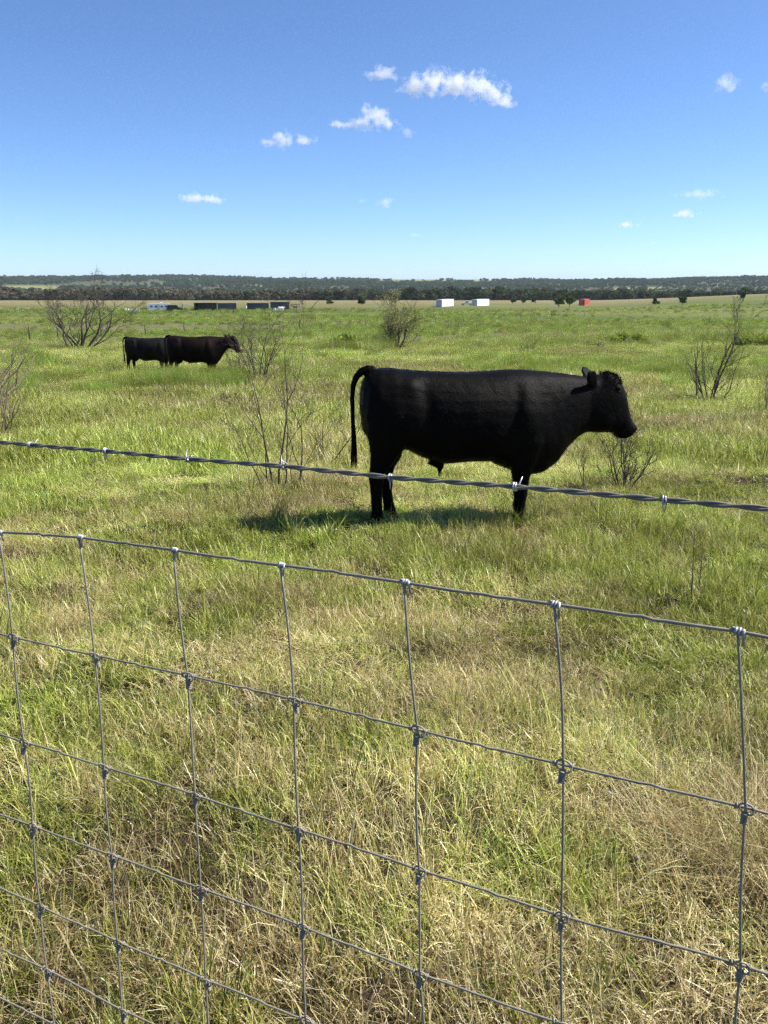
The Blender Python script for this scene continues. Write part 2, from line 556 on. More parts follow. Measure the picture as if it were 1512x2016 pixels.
# nearest grass, blade by blade
r = np.random.default_rng(11)
P = []
y = .7
while y < 13.5:
    st = .205 * (1 + max(0, y - 4) * .05)
    hw = .5 * y + 1.7
    xs = np.arange(-hw, hw, st)
    P.append(np.c_[xs + r.uniform(-.5, .5, len(xs)) * st, y + r.uniform(-.5, .5, len(xs)) * st, np.full(len(xs), max(1, st / .235))])
    y += st
P = np.concatenate(P); S0 = P[:, 2]; P = P[:, :2]
n = len(P)
dr = dryness(P[:, 0], P[:, 1])
u = np.clip(dr + r.normal(0, .16, n), 0, 1)
kind = np.where(u < .40, r.integers(0, 4, n), np.where(u < .66, r.integers(4, 8, n), r.integers(8, 12, n)))
kind = np.where(fbm(P[:, 0], P[:, 1], .7, 81, 2) < .21, r.integers(12, 14, n), kind)
hv = fbm(P[:, 0], P[:, 1], .9, 91, 2)
zs = (.30 + 1.45 * hv) * r.uniform(.85, 1.2, n) * (1 + .25 * np.exp(-((P[:, 1] - 6.0) / 1.1) ** 2) * smooth(.3, .9, P[:, 0]))
rot = np.c_[r.normal(0, .08, n), r.normal(0, .08, n), r.uniform(0, 6.283, n)]
scl = np.c_[S0, S0, S0 ** .4 * zs]
dry = np.clip(dr * .74 - .04 + r.normal(0, .08, n) + .10 * (1 - smooth(1.2, 2.6, P[:, 1])), .04, .96)
# single lush clumps and arching straw
ex = []
for px, py, k, sc_ in ((250, 2012, 14, .6), (430, 2014, 14, .8), (560, 1640, 14, .45), (1130, 1690, 14, .55), (1180, 1720, 14, .6), (1010, 1700, 14, .45),
                       (1290, 1640, 15, .8), (1370, 1660, 15, .9), (1440, 1700, 15, .9), (1330, 1600, 15, .7), (740, 1370, 15, .5), (150, 1580, 15, .5), (1240, 1530, 15, .7), (1480, 1640, 15, .9), (740, 1062, 14, .55), (770, 1064, 14, .5), (1000, 1044, 14, 1.0), (1012, 1046, 14, 1.1), (1024, 1046, 14, 1.1), (1036, 1044, 14, 1.0), (1048, 1046, 14, .9), (988, 1046, 14, .9), (640, 1060, 14, 1.0), (570, 1050, 14, 1.0), (830, 1060, 14, 1.0), (540, 1030, 14, 1.1), (900, 1050, 14, .9)):
    g = G(px, py)
    for _ in range(3):
        ex.append((g.x + r.normal(0, .05), g.y + r.normal(0, .05), k, sc_ * r.uniform(.8, 1.1)))
ex = np.array(ex)
m_ = len(ex)
P = np.concatenate([P, ex[:, :2]]); kind = np.concatenate([kind, ex[:, 2].astype(int)])
rot = np.concatenate([rot, np.c_[r.normal(0, .1, (m_, 2)), r.uniform(0, 6.28, m_)]])
scl = np.concatenate([scl, np.repeat(ex[:, 3:], 3, 1)])
dry = np.concatenate([dry, np.where(ex[:, 2] == 14, .06, .95)])
# flattened mats of pale straw
T_ = fan_points(.9, 12, lambda y: 9.0, margin=1.5, seed=79)
T_ = T_[fbm(T_[:, 0], T_[:, 1], 1.0, 151, 3) > .55]
m_ = len(T_)
P = np.concatenate([P, T_]); kind = np.concatenate([kind, np.full(m_, 15)])
rot = np.concatenate([rot, np.c_[r.normal(0, .12, (m_, 2)), r.uniform(0, 6.28, m_)]])
s_ = r.uniform(.4, .85, m_)
scl = np.concatenate([scl, np.c_[s_, s_, s_ * r.uniform(.22, .5, m_)]])
dry = np.concatenate([dry, np.full(m_, 1.4)])
# tussocks
T_ = fan_points(.9, 13, lambda y: 4.5, margin=1.5, seed=77)
T_ = T_[fbm(T_[:, 0], T_[:, 1], 1.6, 141, 2) > .44]
m_ = len(T_)
P = np.concatenate([P, T_]); kind = np.concatenate([kind, r.integers(16, 19, m_)])
rot = np.concatenate([rot, np.c_[r.normal(0, .15, (m_, 2)), r.uniform(0, 6.28, m_)]])
s_ = r.uniform(.55, 1.15, m_)
scl = np.concatenate([scl, np.c_[s_ * 1.15, s_ * 1.15, s_ * r.uniform(.7, 1.05, m_)]])
dry = np.concatenate([dry, np.clip(dryness(T_[:, 0], T_[:, 1]) * .5 + r.normal(0, .22, m_), .02, .9)])
n = len(P)
tint = np.clip(.5 + 1.7 * (fbm(P[:, 0], P[:, 1], 1.1, 131, 3) - .5) + r.normal(0, .16, n), 0, 1)
scatter('grass', np.c_[P, gz(P[:, 0], P[:, 1])], rot, scl, kind, dry, tint, NEAR, 'mixed green and straw coloured grass covering the near ground')
print('near tufts', n)
# grass in the middle distance
P = fan_points(9, 62, lambda y: min(34, 34 * (14 / y) ** 1.25 if y > 14 else 34), margin=2.5, seed=6)
n = len(P)
keep = r.random(n) < smooth(8.5, 12, P[:, 1])
for cx, cy, rx, ry in BARE:
    keep &= ~((np.exp(-((P[:, 0] - cx) / rx) ** 2 - ((P[:, 1] - cy) / ry) ** 2) > .45) & (r.random(n) < .8))
P = P[keep]; n = len(P)
dr = dryness(P[:, 0], P[:, 1])
big = fbm(P[:, 0], P[:, 1], 9, 95, 3)
u = r.random(n)
kind = np.where(u < .78 - .5 * dr, r.integers(0, 5, n), r.integers(5, 8, n))
s = (.75 + .8 * fbm(P[:, 0], P[:, 1], 2.2, 97, 2)) * r.uniform(.8, 1.2, n)
s *= np.clip((P[:, 1] / 14) ** .22, 1, 1.5)
rot = np.c_[r.normal(0, .06, n), r.normal(0, .06, n), r.uniform(0, 6.283, n)]
dry = np.clip(dr * .74 - .07 + .5 * (.5 - big) + r.normal(0, .08, n) - .16 * smooth(14, 30, P[:, 1]), .03, .95)
scatter('meadow_grass', np.c_[P, gz(P[:, 0], P[:, 1])], rot, np.c_[s, s, s * r.uniform(.8, 1.25, n)], kind, dry, np.clip(.5 + 1.9 * (fbm(P[:, 0], P[:, 1], 3.0, 133, 3) - .5) + r.normal(0, .16, n), 0, 1), MID, 'thick green pasture grass in the middle distance')
print('mid', n)
# feathery yellow-green weeds
pts, sc = [], []
def weed_bed(px0, px1, py0, py1, cnt, s0, s1, seed):
    q = np.random.default_rng(seed)
    a, b = G(px0, py1), G(px1, py0)
    c = G(px1, py1); d = G(px0, py0)
    for _ in range(cnt):
        u, v = q.random(), q.random()
        y = a.y + (d.y - a.y) * v
        x0 = a.x + (d.x - a.x) * v; x1 = c.x + (b.x - c.x) * v
        pts.append((x0 + (x1 - x0) * u, y)); sc.append(q.uniform(s0, s1))
weed_bed(262, 474, 747, 770, 220, .5, .9, 1)
weed_bed(20, 240, 725, 775, 70, .45, .8, 2)
weed_bed(930, 1340, 715, 745, 130, .55, 1.0, 3)
weed_bed(480, 700, 715, 760, 60, .4, .75, 4)
weed_bed(635, 765, 680, 692, 90, 1.0, 1.9, 5)
weed_bed(1180, 1512, 668, 678, 190, 1.0, 1.9, 6)
weed_bed(1000, 1110, 672, 684, 50, .9, 1.6, 16)
weed_bed(900, 1190, 668, 690, 50, .7, 1.3, 7)
weed_bed(1320, 1512, 700, 770, 90, .5, .9, 8)
weed_bed(0, 90, 690, 740, 50, .6, 1.0, 9)
weed_bed(560, 1000, 690, 715, 80, .4, .8, 10)
W1 = np.array(pts); s1 = np.array(sc)
P = fan_points(30, 300, lambda y: min(1.1, 1.1 * (45 / y) ** .95 if y > 45 else 1.1), margin=6, seed=9)
b = fbm(P[:, 0] * .4, P[:, 1], 24, 103, 3)
keep = r.random(len(P)) < smooth(.40, .62, b) * .95 + .05
P = P[keep]
W = np.concatenate([W1, P]); s = np.concatenate([s1, r.uniform(.45, 1.1, len(P)) * np.clip((P[:, 1] / 60) ** .3, .8, 1.5)])
n = len(W)
dry = np.clip(r.normal(.10, .10, n) + .35 * smooth(.5, .7, fbm(W[:, 0] * .4, W[:, 1], 30, 107, 3)) * smooth(35, 60, W[:, 1]), 0, .8)
scatter('feathery_weeds', np.c_[W, gz(W[:, 0], W[:, 1])], np.c_[r.normal(0, .06, (n, 2)), r.uniform(0, 6.283, n)], np.c_[s * 1.2, s * 1.2, s], r.integers(0, 4, n), dry, r.random(n), WEED, 'feathery yellow-green weeds in soft drifts across the pasture')
print('weeds', n)

# ------------------------------------------------------------------ far woodland
M_LEAF = blade_material('woodland_leaves', [(0, (.028, .046, .015)), (.5, (.055, .080, .025)), (1, (.095, .115, .04))], [(0, (.085, .075, .050)), (1, (.18, .155, .11))], transl=.25)
M_LEAF_SOLO = blade_material('oak_leaves', [(0, (.035, .055, .018)), (.5, (.065, .095, .030)), (1, (.11, .14, .05))], STRAW, transl=.25, inst=False)
M_BARK = simple('bark', (.14, .105, .08), .9, var=.35, scale=25, bump=.5)
M_BARK_PALE = simple('grey_bark', (.20, .165, .13), .9, var=.3, scale=30, bump=.5)
def crown_verts(q, centers, radii, per, leaf):
    V, F, b1, b2 = [], [], [], []
    n = 0
    for c, rd in zip(centers, radii):
        d = q.normal(size=(per, 3)); d /= np.linalg.norm(d, axis=1)[:, None]
        p = c + d * rd * (q.random(per)[:, None] ** .45)
        a = q.normal(size=(per, 3)); a /= np.linalg.norm(a, axis=1)[:, None]
        b = np.cross(a, d + .3 * q.normal(size=(per, 3))); b /= np.linalg.norm(b, axis=1)[:, None] + 1e-9
        s = leaf * q.uniform(.6, 1.4, per)[:, None]
        V.append(np.stack([p - a * s, p + b * s * .7, p + a * s, p - b * s * .7], 1).reshape(-1, 3))
        F.append(np.arange(per * 4).reshape(-1, 4) + n)
        n += per * 4
        b1.append(np.repeat(q.random(per), 4)); b2.append(np.repeat(np.clip(q.random(per) * .6 + q.random() * .4, 0, 1), 4))
    return np.concatenate(V), np.concatenate(F), np.concatenate(b1), np.concatenate(b2)
def far_tree(seed, h, w, blobs, per, leaf, trunk=.25):
    q = np.random.default_rng(seed)
    th = q.random(blobs) * 6.283; rr_ = np.sqrt(q.random(blobs)) * w * .34
    cz = h * (trunk + .2 + (1 - trunk - .32) * q.random(blobs))
    cen = np.c_[np.cos(th) * rr_, np.sin(th) * rr_, cz]
    rad = q.uniform(.16, .27, blobs)[:, None] * np.array([[w, w, h * .55]])
    V, F, b1, b2 = crown_verts(q, cen, rad, per, leaf)
    return V, F, b1, b2
wood_src = []
for i in range(5):
    V, F, b1, b2 = far_tree(700 + i, 8.5, 8.5, 9, 60, .62, .1)
    wood_src.append(raw_mesh('oak', V, [F], {'bv': b1, 'bv2': b2}))
for i in range(3):
    V, F, b1, b2 = far_tree(760 + i, 6.5, 6.0, 7, 60, .42, .02)
    wood_src.append(raw_mesh('cedar', V, [F], {'bv': b1, 'bv2': b2}))
WOOD = source_collection('woodland_tree', wood_src, M_LEAF)
q = np.random.default_rng(33)
P = []
for y0, y1, dens in ((600, 780, .030), (780, 1100, .014), (1100, 1700, .0075), (1700, 2900, .0042)):
    n = int((y1 - y0) * .56 * (y0 + y1) * dens)
    yy = q.uniform(y0, y1, n)
    P.append(np.c_[q.uniform(-.56, .56, n) * yy, yy])
P = np.concatenate(P)
edge = 612 + 30 * (vnoise(P[:, 0], P[:, 0] * 0, 60, 5) - .5) + 90 * smooth(.2, .5, P[:, 0] / P[:, 1]) 
keep = (P[:, 1] > edge) & (meadow(P[:, 0], P[:, 1]) < .3)
clear = fbm(P[:, 0], P[:, 1], 150, 111, 3)
keep &= (clear > .36) | (P[:, 1] < 720)
a = P[:, 0] / P[:, 1]
keep &= ~((P[:, 1] > 2350) & (q.random(len(P)) < .96 * smooth(-.05, .03, a) * (1 - smooth(.10, .17, a))))
P = P[keep]; n = len(P)
a = P[:, 0] / P[:, 1]
near_belt = 1 - smooth(700, 800, P[:, 1])
dry = np.clip((.75 * near_belt * (1 - smooth(-.12, .02, a)) + .25 * near_belt) * q.uniform(.3, 1.3, n), 0, 1)
s = q.uniform(.65, 1.15, n) * (1 + .25 * smooth(1200, 2400, P[:, 1])) * (.72 + .55 * fbm(P[:, 0], P[:, 1], 80, 121, 2))
s *= np.where(a > .3, .8, 1)
scatter('woodland', np.c_[P, gz(P[:, 0], P[:, 1]) - .4], np.c_[np.zeros((n, 2)), q.uniform(0, 6.28, n)], np.c_[s * 1.1, s * 1.1, s], q.integers(0, 8, n), dry, q.random(n), WOOD, 'dark woodland covering the low hills on the horizon')
print('wood', n)

# ------------------------------------------------------------------ bare shrubs and trees
def limb(mb, p, d, L, rad, depth, q, spread=.55, wander=.16, up=.10, kids=(3, 5), taper=.35, tips=None, sides=5, minr=.0016, ks=1.0):
    """a crooked limb with side limbs, down to twigs"""
    seg = max(3, int(3 + depth * 1.2))
    pts, rad_ = [Vector(p)], [rad]
    d = Vector(d).normalized()
    for i in range(seg):
        d = (d + Vector((q.gauss(0, wander), q.gauss(0, wander), q.gauss(0, wander) + up))).normalized()
        pts.append(pts[-1] + d * L / seg)
        rad_.append(max(minr, rad * (1 - (1 - taper) * (i + 1) / seg)))
    mb.tube(pts, rad_, sides if depth > 1 else 3, cap=depth > 1)
    if depth <= 0:
        if tips is not None: tips.extend(pts[1:])
        return
    for k in range(q.randint(*kids)):
        i = q.randint(1, seg)
        t = (pts[i] - pts[i - 1]).normalized()
        s = Vector((q.gauss(0, 1), q.gauss(0, 1), q.gauss(0, .6)))
        s = (s - t * s.dot(t)).normalized()
        an = spread * q.uniform(.6, 1.4)
        limb(mb, pts[i], t * math.cos(an) + s * math.sin(an), L * ks * q.uniform(.36, .60) * (1.15 - .35 * i / seg), max(minr, rad_[i] * .62), depth - 1, q, spread, wander, up, kids, taper, tips, max(3, sides - 1), minr, ks)

M_TWIG = simple('dark_twigs', (.075, .055, .042), .85, var=.4, scale=40, bump=.3)
M_TWIG_TAN = simple('tan_twigs', (.22, .165, .11), .85, var=.35, scale=40, bump=.3)
def leaf_mat(name, stops):
    return blade_material(name, stops, STRAW, transl=.35, inst=False)
M_OLIVE = leaf_mat('small_olive_leaves', [(0, (.23, .225, .085)), (1, (.44, .42, .19))])

def shrub(loc, label, stems, seed, m=None, group=None, leaves=0, leafm=None, name='bare_shrub', cat='shrub', lsize=.02, ks=1.0):
    """stems: list of (dx, dy, length, lean x, lean y, radius, depth, kids)"""
    q = random.Random(seed)
    root = empty(name, loc)
    tag(root, label, cat, group)
    alltips = []
    for (dx, dy, L, lx, ly, rad, depth, kids) in stems:
        mb = MB(); tips = []
        limb(mb, (dx, dy, -.06), (lx, ly, 1), L, rad, depth, q, kids=kids, tips=tips, minr=max(.0012, rad * .09), ks=ks)
        mb.build('stem', m or M_TWIG, root)
        alltips += tips
    if leaves:
        rq = np.random.default_rng(seed)
        T = np.array([tuple(t) for t in alltips])
        T = T[rq.integers(0, len(T), leaves)] + rq.normal(0, lsize * 1.6, (leaves, 3))
        a = rq.normal(size=(leaves, 3)); a /= np.linalg.norm(a, axis=1)[:, None]
        b = rq.normal(size=(leaves, 3)); b = np.cross(a, b); b /= np.linalg.norm(b, axis=1)[:, None]
        sz = lsize * rq.uniform(.6, 1.4, leaves)[:, None]
        V = np.stack([T - a * sz, T + b * sz * .45, T + a * sz, T - b * sz * .45], 1).reshape(-1, 3)
        me = raw_mesh('foliage', V, [np.arange(leaves * 4).reshape(-1, 4)], {'bv': np.repeat(rq.random(leaves), 4), 'bv2': np.repeat(rq.random(leaves), 4)})
        fo = mkobj('foliage', me, leafm or M_OLIVE, root)
        fo['kind'] = 'stuff'
    return root
def fan(n, L, lean, rad, depth, kids, seed, base=.12, flat=.5, lx0=0):
    q = random.Random(seed)
    out = []
    for i in range(n):
        t = (i + .5) / n * 2 - 1
        out.append((t * base, q.uniform(-base, base) * .5, L * q.uniform(.72, 1.08) * (1 - .12 * abs(t)), lx0 + t * lean + q.uniform(-.1, .1), q.uniform(-lean, lean) * flat, rad * q.uniform(.7, 1.15), depth, kids))
    return out
# tree-sized bare mesquite on the left
big = shrub(G(160, 692), 'bare spreading mesquite tree standing left of the two far cows', fan(7, 3.0, 1.3, .055, 4, (3, 4), 3, .22, .8) + [(0, 0, 3.0, .05, 0, .065, 4, (3, 4))], 3, M_TWIG, ks=1.25, name='mesquite_tree', cat='tree')
big.scale = (1.38, 1.25, 1.03)
shrub(G(780, 690), 'upright mesquite tree with thin olive leaves above the bull\'s back', fan(7, 2.2, .85, .042, 4, (3, 5), 8, .15, .8) + [(0, 0, 2.6, .02, 0, .05, 4, (3, 5))], 8, M_TWIG, ks=1.2, leaves=4200, lsize=.042, name='mesquite_tree', cat='tree')
# shrubs near the bull
g = G(540, 962)
shrub(g, 'tall bare shrub with forked stems behind the barbed wire left of the bull', [(0, 0, 1.1, -.30, .1, .012, 3, (3, 5)), (.04, .02, 1.35, -.02, .1, .012, 3, (3, 5)), (.08, 0, 1.0, .12, -.1, .009, 3, (3, 5)), (-.06, .02, .75, -.66, 0, .007, 3, (2, 4)), (-.02, .05, .9, -.2, .1, .008, 3, (2, 4))], 21, ks=1.1)
shrub(G(590, 952), 'slender straight shrub stems just right of the forked bare shrub', [(0, 0, .9, .03, 0, .009, 3, (3, 5)), (.07, 0, .75, .02, .1, .007, 3, (3, 5)), (-.05, .02, .45, -.3, .1, .005, 2, (3, 4))], 22)
shrub(G(632, 918), 'low fanning bare shrub beside the tail of the near bull', [(0, 0, .72, .85, .05, .009, 3, (3, 5)), (0, .02, .68, .40, .1, .008, 3, (3, 5)), (-.03, 0, .55, .05, 0, .006, 3, (3, 4)), (.03, 0, .5, -.15, 0, .006, 3, (2, 4))], 23)
shrub(G(1228, 965), 'dark tangled bare shrub under the nose of the near bull', fan(9, .62, .42, .008, 3, (3, 5), 24, .06, .8), 24)
shrub(G(1168, 985), 'thin leafless sapling below the throat of the near bull', [(0, 0, .55, -.12, 0, .007, 2, (2, 4)), (0, .03, .5, -.5, .1, .006, 2, (2, 3))], 25)
shrub(G(1396, 792), 'fan of bare dark stems right of the bull\'s head', [(-.22, 0, 1.15, -.36, 0, .017, 3, (3, 4)), (-.1, 0, 1.3, -.22, .1, .018, 3, (3, 4)), (0, .05, 1.2, .0, .1, .016, 3, (3, 5)), (.06, 0, 1.6, .22, 0, .024, 3, (4, 6)), (.05, .06, 1.5, .30, .1, .018, 3, (4, 6)), (.16, 0, 1.2, .58, 0, .015, 3, (3, 4)), (.02, .1, 1.1, .1, .3, .015, 3, (3, 5)), (.09, .03, 1.3, .15, -.1, .015, 3, (3, 5))], 26)
# middle distance
shrub(G(512, 748), 'bare leggy shrub in front of the brown cow\'s muzzle', fan(7, 1.85, .5, .018, 3, (4, 6), 27, .2, .6), 27)
shrub(G(468, 735), 'short bare shrub whose twigs cross the brown cow\'s face', fan(6, 1.2, .4, .014, 3, (4, 6), 28, .14, .6, -.15), 28)
shrub(G(-18, 860), 'tan leafless shrub cut off by the left edge beside the pasture', fan(9, 1.2, .62, .013, 3, (3, 4), 29, .25, .8, .12), 29, M_TWIG_TAN)
shrub(G(-30, 800), 'taller tan leafless shrub at the left edge behind another', fan(8, 1.7, .6, .017, 3, (3, 4), 30, .3, .8, .15), 30, M_TWIG_TAN)
shrub(G(1508, 812), 'bare grey shrub at the right edge of the pasture', fan(5, 1.0, .4, .012, 3, (2, 4), 31, .15, .8), 31, M_TWIG_TAN)
shrub(G(1520, 905), 'short twiggy shrub low at the right edge', fan(5, .5, .4, .008, 2, (2, 4), 131, .1, .8), 131, M_TWIG_TAN)
far = [(1042, 694, 1.3, .8, 9, 'wide grey brush clump above the bull\'s shoulder'), (948, 690, 1.1, .5, 6, 'thin brush left of the wide grey brush clump'), (745, 702, .8, 1.0, 9, 'dead brush at the left foot of the upright mesquite'), (800, 704, .75, 1.0, 9, 'dead brush at the right foot of the upright mesquite'), (1180, 690, 1.2, .7, 6, 'grey brush above the bull\'s ears'), (884, 652, 2.0, .5, 7, 'small bare tree beyond the mesquite near the post fence'), (686, 652, 1.5, .4, 6, 'small bare tree left of the upright mesquite'), (1290, 690, 1.0, .8, 7, 'grey brush beside the bare reddish soil'), (190, 712, .8, 1.0, 8, 'low brush right of the spreading mesquite trunk'), (1240, 640, 2.2, .6, 7, 'hazy bare bush on the bright green slope'), (1310, 648, 2.2, .6, 7, 'second hazy bare bush further right on the bright green slope'), (640, 775, .7, .6, 6, 'low dead brush left of the bull\'s tail head'), (450, 800, .7, .6, 6, 'low dead brush below the far cows')]
for i, (px, py, L, lean, ns, lab) in enumerate(far):
    g = G(px, py)
    shrub(g, lab, fan(ns, L * .62, lean, .010 + .006 * L, 2 if L < 1.6 else 3, (3, 5), 40 + i, .12 * L, .9), 40 + i, M_TWIG_TAN if i % 2 else M_TWIG)

# low dark green bushes scattered over the middle of the pasture
M_BUSH = leaf_mat('dark_bush_leaves', [(0, (.14, .19, .034)), (.6, (.26, .32, .06)), (1, (.42, .46, .11))])
def low_bush(px, py, w, h, label, seed):
    g = G(px, py)
    root = empty('low_bush', g); tag(root, label, 'bush')
    rq = np.random.default_rng(seed); q = random.Random(seed)
    mb = MB()
    for k in range(5):
        limb(mb, (q.uniform(-.1, .1) * w, q.uniform(-.1, .1) * w, -.05), (q.uniform(-.9, .9), q.uniform(-.6, .6), 1), h * .7, .018, 2, q, kids=(3, 4))
    mb.build('stem', M_TWIG, root)
    nb = 16
    cen = np.c_[rq.uniform(-.42, .42, nb) * w, rq.uniform(-.3, .3, nb) * w, rq.uniform(.18, .62, nb) * h]
    cen[:, 2] *= 1 - .7 * (np.abs(cen[:, 0]) / (w * .5)) ** 2
    rad = rq.uniform(.10, .20, nb)[:, None] * np.array([[w, w, h * 1.5]])
    V, F, b1, b2 = crown_verts(rq, cen, rad, 170, .055)
    V[:, 2] = np.maximum(V[:, 2], .01)
    o = mkobj('crown', raw_mesh('crown', V * np.array([1, 1, 1.45]), [F], {'bv': b1, 'bv2': b2}), M_BUSH, root)
    o['kind'] = 'stuff'
for k, (px, py, w, h, lab) in enumerate(((700, 690, 3.3, .9, 'dark green mound of a bush left of the upright mesquite\'s foot'), (1232, 681, 3.4, .95, 'wide low dark bush left of the bare reddish soil'), (1490, 684, 3.0, 1.0, 'dark green bush at the right edge beyond the bare stems'))):
    low_bush(px, py, w, h, lab, 900 + k)

# trees standing in front of the woodland
def leafy_tree(px, d, h, w, label, seed, blobs=12, per=130, leaf=.28, name='oak_tree'):
    g = at_depth(px, d)
    root = empty(name, g)
    tag(root, label, 'tree')
    q = random.Random(seed)
    mb = MB()
    limb(mb, (0, 0, -.3), (0, 0, 1), h * .55, h * .035, 2, q, spread=.7, kids=(4, 5))
    mb.build('trunk', M_BARK, root)
    V, F, b1, b2 = far_tree(seed, h, w, blobs, per, leaf, .08)
    o = mkobj('crown', raw_mesh('crown', V, [F], {'bv': b1, 'bv2': b2}), M_LEAF_SOLO, root)
    o['kind'] = 'stuff'
for px, d, h, w, lab, sd in ((1100, 350, 4.6, 5.0, 'dark round oak left of the red container, left one of the pair', 801), (1122, 352, 4.8, 5.2, 'dark round oak touching the red container, right one of the pair', 802), (1053, 400, 3.2, 3.0, 'small dark tree between the white containers and the oaks', 803), (1030, 402, 3.2, 2.6, 'narrow dark tree third from the red container', 804), (1010, 405, 2.6, 3.0, 'low pale bush right of the white containers', 805),
                             (650, 390, 3.0, 3.6, 'small rounded bush right of the dark sheds', 806), (713, 380, 3.6, 4.0, 'round bush left of the upright mesquite at the field edge', 807), (1290, 330, 2.8, 3.0, 'small bush on the right-hand rise', 808), (1343, 320, 3.2, 3.4, 'middle bush on the right-hand rise', 809), (1462, 330, 3.6, 3.0, 'outermost bush on the right-hand rise', 810)):
    leafy_tree(px, d, h, w, lab, sd)

# ------------------------------------------------------------------ cattle
def loft(mb, secs, n=28):
    """secs: (top(x,z), bottom(x,z), half width, fullness, lateral offset)"""
    vs = []
    for (T, B, w, e, yo) in secs:
        cx, cz = (T[0] + B[0]) / 2, (T[1] + B[1]) / 2
        hx, hz = (T[0] - B[0]) / 2, (T[1] - B[1]) / 2
        for k in range(n):
            a = 2 * math.pi * k / n
            c, s = math.cos(a), math.sin(a)
            c2 = math.copysign(abs(c) ** (2 / e), c); s2 = math.copysign(abs(s) ** (2 / e), s)
            vs.append((cx + hx * c2, yo + w * s2, cz + hz * c2))
    m = len(secs)
    fs = [(i * n + k, i * n + (k + 1) % n, (i + 1) * n + (k + 1) % n, (i + 1) * n + k) for i in range(m - 1) for k in range(n)]
    fs.append(tuple(range(n - 1, -1, -1))); fs.append(tuple(range((m - 1) * n, m * n)))
    mb.add(vs, fs)
def leg(mb, rings, n=16):
    """rings: (x, y, z, rx, ry) from the hip down"""
    vs = []
    for (x, y, z, rx, ry) in rings:
        for k in range(n):
            a = 2 * math.pi * k / n
            vs.append((x + rx * math.cos(a), y + ry * math.sin(a), z))
    m = len(rings)
    fs = [(i * n + k, (i + 1) * n + k, (i + 1) * n + (k + 1) % n, i * n + (k + 1) % n) for i in range(m - 1) for k in range(n)]
    fs.append(tuple(range(n))); fs.append(tuple(range(m * n - 1, (m - 1) * n - 1, -1)))
    mb.add(vs, fs)
def ellipsoid(mb, c, r, rot=None, n=14):
    vs = [Vector((0, 0, 1))]
    m = n // 2
    for i in range(1, m):
        for k in range(n):
            a, b = math.pi * i / m, 2 * math.pi * k / n
            vs.append(Vector((math.sin(a) * math.cos(b), math.sin(a) * math.sin(b), math.cos(a))))
    vs.append(Vector((0, 0, -1)))
    M = rot if rot is not None else Matrix.Identity(3)
    vs = [Vector(c) + M @ Vector((v.x * r[0], v.y * r[1], v.z * r[2])) for v in vs]
    fs = [(0, 1 + k, 1 + (k + 1) % n) for k in range(n)]
    for i in range(m - 2):
        for k in range(n):
            a = 1 + i * n
            fs.append((a + k, a + n + k, a + n + (k + 1) % n, a + (k + 1) % n))
    l = len(vs) - 1; a = 1 + (m - 2) * n
    fs += [(a + k, l, a + (k + 1) % n) for k in range(n)]
    mb.add(vs, fs)
def basis(x, up):
    x = Vector(x).normalized(); up = Vector(up)
    z = (up - x * up.dot(x)).normalized(); y = z.cross(x)
    return Matrix((x, y, z)).transposed()

def coat(name, c1, c2, rough=.52):
    m, nt, p, out = mat(name)
    tc = nt.nodes.new('ShaderNodeTexCoord')
    no = nt.nodes.new('ShaderNodeTexNoise'); no.inputs['Scale'].default_value = 3.5; no.inputs['Detail'].default_value = 5
    mp = nt.nodes.new('ShaderNodeMapping'); mp.inputs['Scale'].default_value = (60, 60, 160)
    n2 = nt.nodes.new('ShaderNodeTexNoise'); n2.inputs['Scale'].default_value = 1.0; n2.inputs['Detail'].default_value = 4
    nt.links.new(tc.outputs['Object'], no.inputs['Vector']); nt.links.new(tc.outputs['Object'], mp.inputs['Vector']); nt.links.new(mp.outputs[0], n2.inputs['Vector'])
    r_ = ramp(nt, [(.35, c1), (.72, c2)]); nt.links.new(no.outputs['Fac'], r_.inputs[0])
    nt.links.new(r_.outputs[0], p.inputs['Base Color'])
    p.inputs['Roughness'].default_value = rough
    p.inputs['Specular IOR Level'].default_value = .055
    b = nt.nodes.new('ShaderNodeBump'); b.inputs['Strength'].default_value = .6; b.inputs['Distance'].default_value = .008
    nt.links.new(math_node(nt, 'ADD', n2.outputs['Fac'], no.outputs['Fac']), b.inputs['Height']); nt.links.new(b.outputs[0], p.inputs['Normal'])
    return m
M_BLACK = coat('black_coat', (.0012, .0011, .0012), (.0050, .0038, .0030))
M_BLACK2 = coat('black_cow_coat', (.006, .0055, .0055), (.016, .014, .013))
M_BROWN = coat('dark_brown_coat', (.005, .0030, .0026), (.016, .0075, .0058))
M_HOOF = simple('hoof_horn', (.008, .007, .006), .9, spec=.1)
M_EYE = simple('wet_eye', (.006, .005, .005), .08)

BULL_TORSO = [((-.150, 1.08), (-.165, .84), .115, 2.0, 0), ((-.105, 1.150), (-.150, .70), .205, 2.2, 0), ((-.03, 1.175), (-.08, .60), .255, 2.3, 0), ((.08, 1.176), (.06, .555), .280, 2.4, 0),
              ((.20, 1.160), (.19, .548), .285, 2.4, 0), ((.34, 1.149), (.33, .478), .290, 2.3, 0), ((.50, 1.141), (.49, .428), .312, 2.25, 0), ((.68, 1.135), (.68, .440), .322, 2.25, 0),
              ((.85, 1.142), (.85, .436), .312, 2.25, 0), ((1.0, 1.149), (1.0, .372), .285, 2.3, 0), ((1.12, 1.147), (1.15, .312), .268, 2.3, 0), ((1.23, 1.137), (1.285, .330), .250, 2.3, 0),
              ((1.33, 1.130), (1.40, .408), .222, 2.3, 0), ((1.43, 1.122), (1.485, .530), .190, 2.3, 0), ((1.53, 1.104), (1.56, .605), .160, 2.3, 0)]
